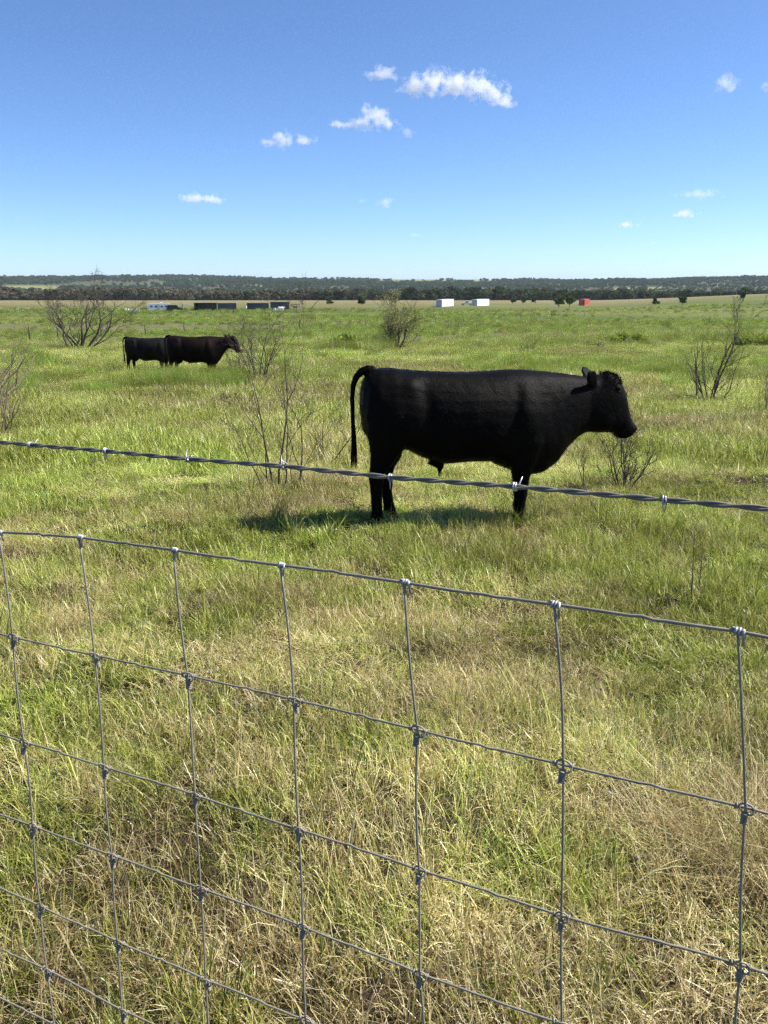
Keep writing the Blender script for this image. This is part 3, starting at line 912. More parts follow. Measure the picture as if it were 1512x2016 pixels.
BULL_HEAD = [((1.62, 1.085), (1.64, .648), .132, 2.5, 0), ((1.72, 1.100), (1.725, .642), .128, 2.6, 0), ((1.80, 1.118), (1.79, .640), .122, 2.6, 0), ((1.862, 1.098), (1.835, .640), .116, 2.6, 0),
             ((1.912, 1.040), (1.862, .637), .106, 2.6, 0), ((1.955, .960), (1.880, .634), .096, 2.6, 0), ((1.976, .880), (1.890, .626), .086, 2.6, 0), ((1.998, .800), (1.898, .612), .084, 2.7, 0),
             ((2.024, .738), (1.906, .597), .086, 2.9, 0), ((2.056, .698), (1.932, .590), .084, 3.0, 0), ((2.069, .660), (1.985, .594), .072, 2.8, 0)]
def bovine(name, m, torso, head, female=False, ears_back=True, voxel=.0085, tail=True, hair=True, seed=1, dz=0.0):
    mb = MB()
    loft(mb, torso + head)
    yh = .145
    for sgn in (-1, 1):
        ox = 0 if sgn < 0 else .122        # far hind leg stands further forward
        leg(mb, [(.03 + ox * .15, sgn * .14, .95, .11, .09), (.03 + ox * .2, sgn * .16, .84, .165, .105), (.025 + ox * .2, sgn * .165, .72, .165, .105), (.025 + ox * .3, sgn * .16, .62, .145, .092), (.005 + ox * .6, sgn * .153, .53, .115, .078),
                 (-.030 + ox, sgn * .15, .45, .086, .062), (-.058 + ox, sgn * yh, .385, .064, .050), (-.066 + ox, sgn * yh, .33, .057, .045), (-.064 + ox, sgn * yh, .27, .048, .041), (-.062 + ox, sgn * yh, .16, .044, .038),
                 (-.060 + ox * 1.1, sgn * yh, .07, .045, .040), (-.056 + ox * 1.15, sgn * yh, .015, .052, .046), (-.048 + ox * 1.15, sgn * yh, -.03, .048, .044), (-.043 + ox * 1.15, sgn * yh, -.05, .050, .045)])
        fx = -.012 if sgn < 0 else .075
        leg(mb, [(1.13 + fx, sgn * .15, .86, .09, .07), (1.14 + fx, sgn * .175, .74, .135, .085), (1.14 + fx, sgn * .185, .62, .150, .090), (1.115 + fx, sgn * .18, .50, .120, .084), (1.095 + fx, sgn * .165, .41, .092, .072),
                 (1.093 + fx, sgn * .155, .32, .070, .060), (1.096 + fx, sgn * .15, .25, .060, .054), (1.098 + fx, sgn * .15, .20, .059, .054), (1.096 + fx, sgn * .15, .15, .049, .045), (1.095 + fx, sgn * .15, .07, .046, .042),
                 (1.098 + fx, sgn * .15, .015, .053, .048), (1.108 + fx, sgn * .15, -.03, .049, .045), (1.113 + fx, sgn * .15, -.05, .051, .047)])
        # ear, a cupped leaf held back from the poll
        hx, hz = head[1][0][0], head[1][0][1]
        tipd = Vector((-.50, -.45, .74)) if sgn < 0 else Vector((.02, .62, .62))
        b0 = Vector((hx - .070, -.105, hz - .055)) if sgn < 0 else Vector((hx - .040, .100, hz - .050))
        Mx = basis(tipd, (.25, -1, 0) if sgn < 0 else (.35, -1, .1))
        vs, fs = [], []
        prof = [(-.03, .026, .020), (.015, .040, .020), (.05, .052, .018), (.085, .054, .016), (.112, .042, .014), (.130, .020, .010)]
        for (t, w, th) in prof:
            for k in range(12):
                a = 2 * math.pi * k / 12
                cup = .18 * w * (math.cos(a) ** 2)
                vs.append(b0 + Mx @ Vector((t, w * math.cos(a), th * math.sin(a) + cup)))
        for i in range(len(prof) - 1):
            for k in range(12):
                fs.append((i * 12 + k, i * 12 + (k + 1) % 12, (i + 1) * 12 + (k + 1) % 12, (i + 1) * 12 + k))
        fs.append(tuple(range(11, -1, -1))); fs.append(tuple(range(60, 72)))
        mb.add(vs, fs)
        # brow, cheek and nostril
        ex, ez = head[4][0][0] - .058, head[4][0][1] - .055
        ellipsoid(mb, (ex, sgn * .088, ez + .018), (.045, .028, .026), basis((.6, 0, -.8), (0, sgn, 0)))
        ellipsoid(mb, (head[2][1][0] - .02, sgn * .080, head[2][1][1] + .14), (.10, .045, .12))
        nx, nz = head[9][0][0] - .012, head[9][0][1] - .018
        ellipsoid(mb, (nx, sgn * .050, nz), (.020, .022, .018))
    # dewlap / brisket fold and sheath
    if not female:
        mb.tube([(.40, 0, .47), (.45, 0, .43), (.468, 0, .392), (.462, 0, .355)], [.06, .05, .030, .012], 10)
    else:
        ellipsoid(mb, (.14, 0, .50), (.15, .12, .13))
    if tail:
        mb.tube([(-.06, 0, 1.150), (-.115, 0, 1.165), (-.160, 0, 1.152), (-.198, 0, 1.110), (-.220, 0, 1.05), (-.229, 0, .95), (-.227, 0, .84), (-.224, 0, .74), (-.220, 0, .64), (-.219, 0, .56), (-.221, 0, .50)],
                [.045, .037, .031, .026, .022, .019, .0175, .018, .021, .024, .019], 12)
    me = mb.mesh(name)
    tmp = bpy.data.objects.new('tmp', me)
    col.objects.link(tmp)
    md = tmp.modifiers.new('r', 'REMESH'); md.mode = 'VOXEL'; md.voxel_size = voxel
    sm = tmp.modifiers.new('s', 'SMOOTH'); sm.factor = .5; sm.iterations = int(9 * .0085 / voxel)
    dg = bpy.context.evaluated_depsgraph_get()
    me2 = bpy.data.meshes.new_from_object(tmp.evaluated_get(dg))
    bpy.data.objects.remove(tmp)
    me2.name = name
    # low relief: muscles, ribs, skin folds on the neck
    nv = len(me2.vertices)
    co = np.empty(nv * 3, np.float32); me2.vertices.foreach_get('co', co); co = co.reshape(-1, 3)
    no = np.empty(nv * 3, np.float32); me2.vertices.foreach_get('normal', no); no = no.reshape(-1, 3)
    x, y, z = co.T
    body = smooth(.5, .62, z) * (1 - smooth(1.5, 1.65, x)) * smooth(-.15, -.05, x)
    d = .010 * (vnoise(x * 1.0 + z * .3, z * .8 + y * .4, .21, 5) - .5) * body
    d += .003 * (vnoise(x + .4 * z, z, .05, 6) - .5) * body
    d += -.016 * np.exp(-((x - .33 + .2 * (z - .8)) / .06) ** 2) * smooth(.65, .8, z) * (1 - smooth(1.05, 1.12, z))      # hollow before the hip
    d += -.014 * np.exp(-((x - .98 - .12 * (z - .8)) / .05) ** 2) * smooth(.5, .6, z) * (1 - smooth(1.0, 1.1, z))        # behind the shoulder
    d += .022 * np.exp(-((x - .20) / .09) ** 2 - ((z - 1.06) / .05) ** 2)                # hip
    d += .022 * np.exp(-((x - 1.10 + .15 * (z - .8)) / .11) ** 2 - ((z - .80) / .22) ** 2) * smooth(.1, .2, np.abs(y))      # shoulder
    d += .018 * np.exp(-((x - .02) / .14) ** 2 - ((z - .78) / .16) ** 2) * smooth(.1, .2, np.abs(y))       # thigh
    co = co + no * d[:, None]
    me2.vertices.foreach_set('co', co.astype(np.float32).ravel())
    me2.polygons.foreach_set('use_smooth', [True] * len(me2.polygons))
    me2.update()
    me2.materials.clear()
    body_o = mkobj('body', me2, m)
    return body_o
def hair_mesh(name, roots, dirs, L, w, seed, seg=3, droop=.4):
    q = np.random.default_rng(seed)
    n = len(roots)
    roots = np.asarray(roots, float); dirs = np.asarray(dirs, float)
    dirs = dirs / np.linalg.norm(dirs, axis=1)[:, None]
    Ls = L * q.uniform(.6, 1.3, n)
    side = np.cross(dirs, q.normal(size=(n, 3))); side /= np.linalg.norm(side, axis=1)[:, None] + 1e-9
    V, p, d = [], roots.copy(), dirs.copy()
    for s in range(seg):
        ww = w * (1 - s / seg)
        V += [p - side * ww, p + side * ww]
        p = p + d * (Ls / seg)[:, None]
        d = d + np.array([0, 0, -droop / seg]); d /= np.linalg.norm(d, axis=1)[:, None]
    V.append(p)
    V = np.concatenate(V)
    k = np.arange(n)
    Q = np.concatenate([np.stack([k + 2 * s * n, k + (2 * s + 1) * n, k + (2 * s + 3) * n, k + (2 * s + 2) * n], 1) for s in range(seg - 1)])
    T = np.stack([k + (2 * seg - 2) * n, k + (2 * seg - 1) * n, k + 2 * seg * n], 1)
    return raw_mesh(name, V, [Q, T])
def surface_hair(body, n, L, w, seed, test=None, outward=.35, comb=(-.8, 0, -.5)):
    me = body.data
    q = np.random.default_rng(seed)
    nv = len(me.vertices)
    co = np.empty(nv * 3, np.float32); me.vertices.foreach_get('co', co); co = co.reshape(-1, 3)
    no = np.empty(nv * 3, np.float32); me.vertices.foreach_get('normal', no); no = no.reshape(-1, 3)
    idx = np.arange(nv) if test is None else np.nonzero(test(co, no))[0]
    idx = q.choice(idx, n)
    d = no[idx] * outward + np.array(comb) + q.normal(0, .22, (n, 3))
    d -= no[idx] * np.minimum(0, (d * no[idx]).sum(1) - .12)[:, None]
    return hair_mesh('hair', co[idx] + q.normal(0, .004, (n, 3)) - no[idx] * .002, d, L, w, seed)

YAW = R(8)
BX, BY = -0.016, 6.470
gb = -.324
bull = empty('bull', (BX, BY, gb), YAW)
tag(bull, 'large black bull standing side-on behind the fence, facing right', 'bull', None)
body = bovine('bull_body', M_BLACK, BULL_TORSO, BULL_HEAD)
body.parent = bull
print('bull verts', len(body.data.vertices))
hq = np.random.default_rng(5)
# curly hair on the poll, short coat along the outline, tail switch, sheath hair
def poll(co, no): return (co[:, 0] > 1.74) & (co[:, 0] < 1.90) & (co[:, 2] > 1.03) & (no[:, 2] > .2)
mkobj('poll_hair', surface_hair(body, 1700, .030, .0011, 3, poll, 1.0, (.25, 0, .1)), M_BLACK, bull)
mkobj('coat_hair', surface_hair(body, 45000, .015, .0008, 4, None, .55, (-.7, 0, -.4)), M_BLACK, bull)
n = 260
th = hq.random(n) * 6.283
rt = np.c_[-.220 + .018 * np.cos(th), .018 * np.sin(th), hq.uniform(.47, .60, n)]
dd = np.c_[.10 * np.cos(th) + .0, .10 * np.sin(th), -np.ones(n)]
mkobj('tail_switch', hair_mesh('hair', rt, dd, .085, .0018, 6, droop=.0), M_BLACK, bull)
n = 60
rt = np.c_[.463 + hq.normal(0, .007, n), hq.normal(0, .007, n), hq.uniform(.35, .39, n)]
mkobj('sheath_hair', hair_mesh('hair', rt, np.c_[-.06 + hq.normal(0, .08, n), hq.normal(0, .08, n), -np.ones(n)], .062, .0013, 8, droop=0), M_BLACK, bull)
def hooves(root):
    for sgn in (-1, 1):
        ox = 0 if sgn < 0 else .122
        fx = -.012 if sgn < 0 else .075
        for (x, y) in ((-.04 + ox * 1.15, sgn * .145), (1.12 + fx, sgn * .15)):
            mb = MB()
            for c in (-1, 1):
                leg(mb, [(x, y + c * .021, -.035, .036, .018), (x + .010, y + c * .023, -.06, .044, .021), (x + .018, y + c * .024, -.088, .050, .023)], 12)
            mb.build('hoof', M_HOOF, root)
def eyes(root, head):
    for sgn in (-1, 1):
        mb = MB()
        ellipsoid(mb, (head[4][0][0] - .050, sgn * .098, head[4][0][1] - .062), (.019, .013, .017))
        mb.build('eye', M_EYE, root)
hooves(bull); eyes(bull, BULL_HEAD)

# cows in the middle distance
COW_TORSO = [(T, (B[0], B[1] - .045 * math.exp(-((B[0] - .55) / .35) ** 2)), w * 1.04, e, o) for (T, B, w, e, o) in BULL_TORSO[:11]]
COW_TORSO += [((1.23, 1.145), (1.27, .350), .235, 2.3, 0), ((1.34, 1.140), (1.40, .50), .190, 2.2, 0), ((1.46, 1.135), (1.50, .66), .150, 2.2, 0), ((1.56, 1.135), (1.58, .75), .125, 2.2, 0)]
COW_HEAD = [(((T[0] - .02), T[1] + .055), (B[0] - .02, B[1] + .155 - .07 * smooth(1.7, 1.95, T[0])), w * .88, e, o) for (T, B, w, e, o) in BULL_HEAD]
cow_body = bovine('cow_body', M_BROWN, COW_TORSO, COW_HEAD, female=True, voxel=.014)
def cow(body_o, loc, yaw, s, label, m):
    root = empty('cow', loc, yaw)
    root.scale = (s, s, s * 1.04)
    tag(root, label, 'cow')
    body_o.parent = root
    if m:
        body_o.material_slots[0].link = 'OBJECT'; body_o.material_slots[0].material = m
    hooves(root); eyes(root, COW_HEAD)
    n = 120
    th = hq.random(n) * 6.283
    rt = np.c_[-.220 + .02 * np.cos(th), .02 * np.sin(th), hq.uniform(.40, .60, n)]
    mkobj('tail_switch', hair_mesh('hair', rt, np.c_[.1 * np.cos(th), .1 * np.sin(th), -np.ones(n)], .13, .004, 16, droop=0), m or M_BROWN, root)
gB = G(344, 744)
gB.z = float(gz(gB.x, gB.y)) + .03
cow(cow_body, gB, R(4), 1.0 * (143 / FPX * gB.y * 1.0) / 2.2, 'dark brown cow partly hiding a black cow beyond the bull', None)
c2 = cow_body.copy(); col.objects.link(c2)
gA = G(243, 741)
gA.y += .9; gA.z = float(gz(gA.x, gA.y)) + .03
cow(c2, gA, R(2), 1.0 * (143 / FPX * gB.y * 1.0) / 2.2 * .93, 'black cow behind the dark brown cow, its head hidden', M_BLACK2)
print('cow at', gB, gA)

# ------------------------------------------------------------------ woven wire fence
def metal(name, c, rough, m_=.75):
    return simple(name, c, rough, m_, var=.3, scale=60, bump=.15)
M_WIRE = metal('galvanised_wire', (.25, .225, .17), .55, .15)
M_BARB = metal('bright_galvanised_barb', (.42, .42, .41), .38, .5)
FO = Vector((-.5163, 1.0791)); FYAW, FLEAN, FSHEAR = -.4517, .0728, -.0686
FD = Vector((math.cos(FYAW), math.sin(FYAW))); FN = Vector((-FD.y, FD.x))
FZ = [-.3033, -.4617, -.6204, -.7466, -.8738, -.9799, -1.072, -1.150]
STAY = .1524
def fpoint(u, z):
    dz = z - FZ[0]
    p = FO + FD * (u + FSHEAR * dz) + FN * FLEAN * dz
    return Vector((p.x, p.y, z + CAM_H))
KN = {0: [(0, 1048), (28, 1255), (50, 1462), (67, 1627), (82, 1785), (95, 1910)], 1: [(158, 1058), (189, 1290), (207, 1510), (223, 1685), (234, 1855), (243, 1990)],
      2: [(344, 1083), (372, 1330), (386, 1566), (398, 1750), (407, 1930)], 3: [(554, 1113), (581, 1378), (590, 1633), (598, 1825), (604, 2010)],
      4: [(798, 1147), (824, 1437), (827, 1713), (828, 1918)], 5: [(1092, 1190), (1110, 1506), (1106, 1803)], 6: [(1453, 1243), (1468, 1590)]}
def fence_uz(px, py):
    """where that line of sight meets the fence sheet"""
    D = ray(px, py)
    A = np.array([[FD.x, FSHEAR * FD.x + FLEAN * FN.x, -D[0]], [FD.y, FSHEAR * FD.y + FLEAN * FN.y, -D[1]], [0, 1, -D[2]]])
    b = np.array([-FO.x, -FO.y, -FZ[0]])
    s = np.linalg.solve(A, b)
    return s[0], s[1] + FZ[0]
off = {}
for c, L in KN.items():
    for i, (px, py) in enumerate(L):
        u, z = fence_uz(px, py)
        off[(c, i)] = (u - c * STAY, z - FZ[i])
def knot(c, i):
    cc = min(max(c, 0), 6)
    j = min(i, len(KN[cc]) - 1)
    du, dz = off[(cc, j)]
    k = .5 ** max(0, abs(c - cc) - 0) if c != cc else 1
    du, dz = du * k, dz * k
    jr = random.Random(c * 31 + i)
    if (c, i) not in off: du += jr.uniform(-.004, .004); dz += jr.uniform(-.003, .003)
    return fpoint(c * STAY + du, FZ[i] + dz)
C0, C1 = -16, 16
fence = empty('woven_wire_fence', (FO.x, FO.y, 0))
tag(fence, 'galvanised woven wire fence with square mesh crossing the foreground', 'wire fence')
def rel(p): return Vector(p) - fence.location
def bez(a, b, n, seed, amp):
    q = random.Random(seed)
    up = Vector((0, 0, 1)); s = Vector((FN.x, FN.y, 0))
    k1, k2 = q.uniform(-1, 1) * amp, q.uniform(-1, 1) * amp
    kn = q.uniform(.42, .58)
    out = []
    for i in range(n):
        t = i / n
        cr = amp * 1.5 * math.exp(-((t - kn) / .035) ** 2) - amp * 1.1 * math.exp(-((t - kn - .07) / .03) ** 2)
        out.append(a.lerp(b, t) + up * (k1 * math.sin(math.pi * t) + cr) + s * (k2 * math.sin(2 * math.pi * t)))
    return out
for i in range(8):
    pts = []
    for c in range(C0, C1):
        pts += bez(knot(c, i), knot(c + 1, i), 16 if -2 <= c <= 8 else 5, c * 50 + i, .0009)
    pts.append(knot(C1, i))
    mb = MB()
    mb.tube([rel(p) for p in pts], .0017 if i == 0 else .00135, 8)
    mb.build('line_wire', M_WIRE, fence)
for c in range(C0, C1 + 1):
    pts = []
    for i in range(7):
        a, b = knot(c, i), knot(c, i + 1)
        n = 6
        for k in range(n):
            t = k / n
            jq = random.Random(c * 77 + i)
            pts.append(a.lerp(b, t) + Vector((FD.x, FD.y, 0)) * jq.uniform(-.003, .003) * math.sin(math.pi * t) - Vector((FN.x, FN.y, 0)) * .0025)
    pts.append(knot(c, 7))
    mb = MB()
    mb.tube([rel(p) for p in pts], .00128, 8)
    mb.build('stay_wire', M_WIRE, fence)
# knots: three wraps on the top wire, a ring and a coil on the others
def top_knot_mesh():
    mb = MB()
    pts = []
    for k in range(46):
        a = k / 45 * 3.0 * 2 * math.pi
        pts.append((-.0055 + .0115 * k / 45, math.sin(a) * .0036, math.cos(a) * .0036))
    pts += [(.0062, -.003, -.006), (.0060, -.0028, -.016)]
    mb.tube(pts, .0017, 7)
    return mb.mesh('top_knot')
def knot_mesh():
    mb = MB()
    ring = []
    for k in range(25):
        a = k / 24 * 2 * math.pi
        ring.append((.0085 * math.cos(a) + .001, -.0032 + .0016 * math.sin(2 * a), .0062 * math.sin(a) - .0015 * math.cos(a)))
    mb.tube(ring, .0012, 7, cap=False)
    for s in (-1, 1):
        pts = []
        for k in range(20):
            a = k / 19 * 1.6 * 2 * math.pi
            pts.append((s * (.0075 + .004 * k / 19), math.sin(a) * .0028, math.cos(a) * .0028))
        mb.tube(pts, .0012, 6)
    pts = []
    for k in range(70):
        a = k / 69 * 5.5 * 2 * math.pi
        pts.append((math.cos(a) * .0029, -.0025 + math.sin(a) * .0029, -.005 - .0150 * k / 69))
    mb.tube(pts, .0013, 6)
    return mb.mesh('knot')
tk, kk = top_knot_mesh(), knot_mesh()
tk.materials.append(metal('knot_zinc', (.36, .36, .35), .45, .4)); kk.materials.append(M_WIRE)
for c in range(-3, 9):
    for i in range(8):
        o = mkobj('knot', tk if i == 0 else kk, None, fence)
        o.location = rel(knot(c, i))
        a = knot(c - 1, i); b = knot(c + 1, i); t = b - a
        jq = random.Random(c * 13 + i * 7)
        o.rotation_euler = (jq.uniform(-.3, .3), -math.atan2(t.z, Vector((t.x, t.y)).length) + jq.uniform(-.08, .08), math.atan2(t.y, t.x))
        s = jq.uniform(.92, 1.12) * (.72 if i == 0 else .80)
        o.scale = (s, s, s)

# barbed wire above the mesh
BARBS = [(60, 876), (208, 888), (372, 904), (560, 918), (769, 940), (1015, 958), (1308, 984)]
buz = [fence_uz(px, py) for px, py in BARBS]
M_STRAND = metal('dull_galvanised_strand', (.19, .175, .14), .55, .2)
bw = empty('barbed_wire', (FO.x, FO.y, 0))
tag(bw, 'twisted barbed wire strung above the woven wire mesh', 'barbed wire')
bu = [b[0] for b in buz]; bz = [b[1] for b in buz]
step = (bu[-1] - bu[0]) / 6
zsl = (bz[-1] - bz[0]) / (bu[-1] - bu[0])
bu = [bu[0] - step * k for k in range(12, 0, -1)] + bu + [bu[-1] + step * k for k in range(1, 10)]
bz = [bz[0] - step * zsl * k for k in range(12, 0, -1)] + bz + [bz[-1] + step * zsl * k for k in range(1, 10)]
def bwp(u):
    return fpoint(u, np.interp(u, bu, bz) - .0)
us = np.arange(bu[0] - .05, bu[-1] + .05, .003)
for ph in (0, math.pi):
    pts = []
    for u in us:
        p = bwp(u)
        a = u / .062 * 2 * math.pi + ph + .8 * math.sin(u * 9)
        pts.append(p - bw.location + Vector((0, 0, 1)) * (.00145 * math.cos(a)) + Vector((FN.x, FN.y, 0)) * (.00145 * math.sin(a)))
    mb = MB()
    mb.tube(pts, .00145, 7)
    mb.build('strand', M_STRAND, bw)
def barb_mesh(seed):
    q = random.Random(seed)
    mb = MB()
    for s in (1,):
        pts = []
        a0 = q.uniform(0, 6.28)
        for k in range(30):
            a = a0 + k / 29 * (1.7 + q.random() * .5) * 2 * math.pi
            pts.append((-.0024 + .0048 * k / 29, math.cos(a) * .0041, math.sin(a) * .0041))
        t0 = Vector(pts[0]) - Vector(pts[1]); t1 = Vector(pts[-1]) - Vector(pts[-2])
        e0 = Vector((0, t0.y, t0.z)).normalized() * .012 + Vector((q.uniform(-.003, .003), 0, 0))
        e1 = Vector((0, t1.y, t1.z)).normalized() * .010 + Vector((q.uniform(-.003, .003), 0, 0))
        pts = [Vector(pts[0]) + e0] + [Vector(p) for p in pts] + [Vector(pts[-1]) + e1]
        rad = [.0004] + [.00105] * (len(pts) - 2) + [.0004]
        mb.tube(pts, rad, 6)
    return mb.mesh('barb')
bm = [barb_mesh(k) for k in range(5)]
for b in bm: b.materials.append(M_BARB)
for k, u in enumerate(bu[8:-3]):
    o = mkobj('barb', bm[k % 5], None, bw)
    p, p2 = bwp(u), bwp(u + .02)
    o.location = p - bw.location
    t = p2 - p
    o.scale = (.88, .88, .88)
    o.rotation_euler = (k * 1.3, -math.atan2(t.z, Vector((t.x, t.y)).length), math.atan2(t.y, t.x))

# ------------------------------------------------------------------ post fence across the pasture
M_POST = simple('weathered_post', (.11, .09, .07), .9, var=.3)
PP = [(60, 676), (115, 672), (200, 667), (287, 662), (364, 659), (480, 656), (590, 653), (633, 650), (720, 645), (858, 640), (913, 638), (983, 632), (1025, 630), (1085, 626), (1150, 623)]
pg = [G(*p) for p in PP]
pf = empty('post_fence', pg[0])
tag(pf, 'line of weathered posts and thin wire crossing the far pasture', 'fence')
for i, g in enumerate(pg):
    q = random.Random(i)
    mb = MB()
    h = q.uniform(1.0, 1.35)
    lx = q.uniform(-.05, .05)
    p = g - pf.location
    mb.tube([p + Vector((0, 0, -.2)), p + Vector((lx * .5, 0, h * .5)), p + Vector((lx, 0, h))], [.075, .07, .06], 7)
    mb.build('post', M_POST, pf)
for hh in (.35, .65, .95):
    mb = MB()
    mb.tube([g - pf.location + Vector((0, -.07, hh)) for g in pg], .004, 4)
    mb.build('wire', M_WIRE, pf)

# ------------------------------------------------------------------ containers, sheds and vehicles on the far side
def paint(name, c, rough=.5):
    return simple(name, c, rough, var=.12, scale=1.2)
M_WHITE = paint('white_paint', (.78, .78, .77)); M_CREAM = paint('grey_white_paint_and_shade', (.5, .52, .54))
M_RED = paint('red_oxide_paint', (.45, .08, .05)); M_NAVY = paint('dark_blue_paint', (.035, .05, .065)); M_GREEN = paint('dark_green_paint', (.035, .055, .035))
M_LIME = paint('lime_paint', (.22, .38, .10)); M_DARK = paint('near_black', (.018, .018, .02)); M_RUST = paint('rusty_brown', (.13, .07, .045)); M_GREY = paint('grey_sheet', (.22, .24, .26)); M_PALEBLUE = paint('pale_blue_end', (.24, .30, .38))
M_GLASS = simple('dark_glass', (.02, .025, .03), .1)
M_RUBBER = simple('tyre_rubber', (.02, .02, .02), .85)
M_MAROON = paint('dark_maroon_paint', (.045, .012, .014), .3)

def container(px, py, L, yaw, h, w, m, mend, label, sc=1.0, cat='container', name='shipping_container'):
    root = empty(name, G(px, py), yaw)
    root.scale = (sc, sc, sc)
    tag(root, label, cat)
    # corrugated walls
    mb = MB()
    nrib = int(L / .28)
    for s in (-1, 1):
        y = s * w / 2
        xs = np.linspace(-L / 2 + .1, L / 2 - .1, nrib * 4 + 1)
        vs, fs = [], []
        for k, x in enumerate(xs):
            o_ = .0 if k % 4 in (0, 1) else -.036 * s
            vs += [(x, y + o_, .15), (x, y + o_, h - .1)]
        for k in range(len(xs) - 1):
            fs.append((2 * k, 2 * k + 2, 2 * k + 3, 2 * k + 1) if s < 0 else (2 * k, 2 * k + 1, 2 * k + 3, 2 * k + 2))
        m2 = MB(); m2.add(vs, fs); m2.build('side_wall', m, root, False)
    mb = MB(); mb.box((0, 0, h - .06), (L - .05, w - .05, .10)); mb.build('roof', m, root, False)
    mb = MB(); mb.box((0, 0, .09), (L, w, .16)); mb.build('floor_frame', m, root, False)
    for sx in (-1, 1):
        for sy in (-1, 1):
            mb = MB(); mb.box((sx * (L / 2 - .06), sy * (w / 2 - .06), h / 2), (.16, .16, h)); mb.build('corner_post', m, root, False)
    for sx in (-1, 1):
        for sy in (-1, 1):
            mb = MB(); mb.box((sx * (L / 2 - .02), sy * (w / 4 - .03), h / 2 + .02), (.06, w / 2 - .14, h - .3))
            dr_ = mb.build('door', mend, root, False)
            mb = MB(); mb.tube([(sx * (L / 2 + .03), sy * (w / 4 - .2), .25), (sx * (L / 2 + .03), sy * (w / 4 - .2), h - .25)], .025, 6); mb.build('lock_rod', mend, dr_)
    return root
container(876, 603, 12.2, R(64), 2.65, 2.44, M_WHITE, M_CREAM, 'white shipping container, left of the two white ones')  # both white containers: shade of the ends put into a greyer colour
container(946, 602, 12.2, R(60), 2.65, 2.44, M_WHITE, M_CREAM, 'white shipping container, right of the two white ones')
container(1150, 601, 12.2, R(67), 2.6, 2.44, M_RED, M_RED, 'red shipping container on the right beside dark oaks')
container(447, 611, 6.4, R(12), 2.5, 2.44, M_NAVY, M_PALEBLUE, 'dark blue container with a pale end beside the green shed', .85)
container(508, 610, 7.6, R(6), 2.4, 2.44, M_NAVY, M_NAVY, 'dark blue container, left half of the joined dark pair', .85)
container(551, 609, 6.6, R(8), 2.65, 2.44, M_NAVY, M_GREY, 'taller dark container behind the white cow and boxes', .85)
# dark green open shed
def shed(px, d):
    root = empty('open_shed', G(px, d), R(6))
    root.scale = (.85, .85, .85)
    tag(root, 'dark green shed with open bays left of the dark containers', 'shed')
    w, dp, h = 7.8, 3.6, 2.5
    mb = MB(); mb.box((0, dp / 2, h / 2), (w, .08, h - .1)); mb.build('back_wall', M_GREEN, root, False)
    for s in (-1, 1):
        mb = MB(); mb.box((s * (w / 2 - .04), 0, h / 2 - .05), (.08, dp - .1, h - .1)); mb.build('side_wall', M_LIME if s > 0 else M_GREEN, root, False)
    for k in range(6):
        mb = MB(); mb.box((-w / 2 + .2 + k * (w - .4) / 5, -dp / 2, h / 2 - .05), (.14, .14, h - .1)); mb.build('post', M_GREEN, root, False)
    mb = MB(); mb.box((0, 0, h + .02), (w + .3, dp + .4, .10)); mb.build('roof', M_GREEN, root, False)
    mb = MB(); mb.box((0, -dp / 2 + .12, .45), (w - .4, .06, .7)); mb.build('rail_panel', M_GREEN, root, False)
shed(406, 611)
def wheel(root, x, y, r_, w=.22):
    mb = MB()
    n = 20
    prof = [(-w / 2, r_ * .6), (-w / 2, r_ * .92), (-w / 2 * .7, r_), (w / 2 * .7, r_), (w / 2, r_ * .92), (w / 2, r_ * .6)]
    vs = [(x + rr_ * math.cos(2 * math.pi * k / n), y + yy, r_ + rr_ * math.sin(2 * math.pi * k / n)) for yy, rr_ in prof for k in range(n)]
    fs = [(i * n + k, (i + 1) * n + k, (i + 1) * n + (k + 1) % n, i * n + (k + 1) % n) for i in range(len(prof) - 1) for k in range(n)]
    mb.add(vs, fs)
    t = mb.build('wheel', M_RUBBER, root)
    mb = MB(); mb.tube([(x, y - w * .35, r_), (x, y + w * .35, r_)], r_ * .58, 14); mb.build('rim', M_GREY, t)
def prism(mb, outline, y0, y1):
    n = len(outline)
    vs = [(x, y0, z) for x, z in outline] + [(x, y1, z) for x, z in outline]
    fs = [tuple(range(n)), tuple(range(2 * n - 1, n - 1, -1))] + [(i, i + n, (i + 1) % n + n, (i + 1) % n) for i in range(n)]
    mb.add(vs, fs)
# white travel trailer
t = empty('travel_trailer', G(314, 613), R(14))
t.scale = (.82, .82, .82)
tag(t, 'white travel trailer parked at the far left of the sheds', 'trailer')
mb = MB(); prism(mb, [(-3.9, .45), (3.3, .45), (3.9, 1.1), (3.75, 2.5), (3.4, 2.8), (-3.7, 2.8), (-3.95, 2.5)], -1.2, 1.2); mb.build('body', M_WHITE, t, False)
for x in (-2.6, -1.0, .9, 2.5):
    mb = MB(); mb.box((x, -1.215, 1.75), (.85, .03, .55)); wd_ = mb.build('window', M_GREY, t, False)
    mb = MB(); mb.box((x, -1.236, 1.75), (.72, .012, .42)); mb.build('pane', M_GLASS, wd_, False)
mb = MB(); mb.box((-.1, -1.22, 1.45), (.7, .04, 1.9)); mb.build('door', M_CREAM, t, False)
for x in (-.9, 1.2): wheel(t, x, -1.0, .36); wheel(t, x, 1.0, .36)
mb = MB(); mb.tube([(3.3, 0, .5), (4.6, 0, .5)], .06, 6); mb.tube([(4.4, 0, 0), (4.4, 0, .6)], .05, 6); mb.build('hitch', M_DARK, t)
mb = MB(); mb.box((.9, 0, 2.9), (1.0, .9, .22)); mb.build('roof_unit', M_WHITE, t, False)
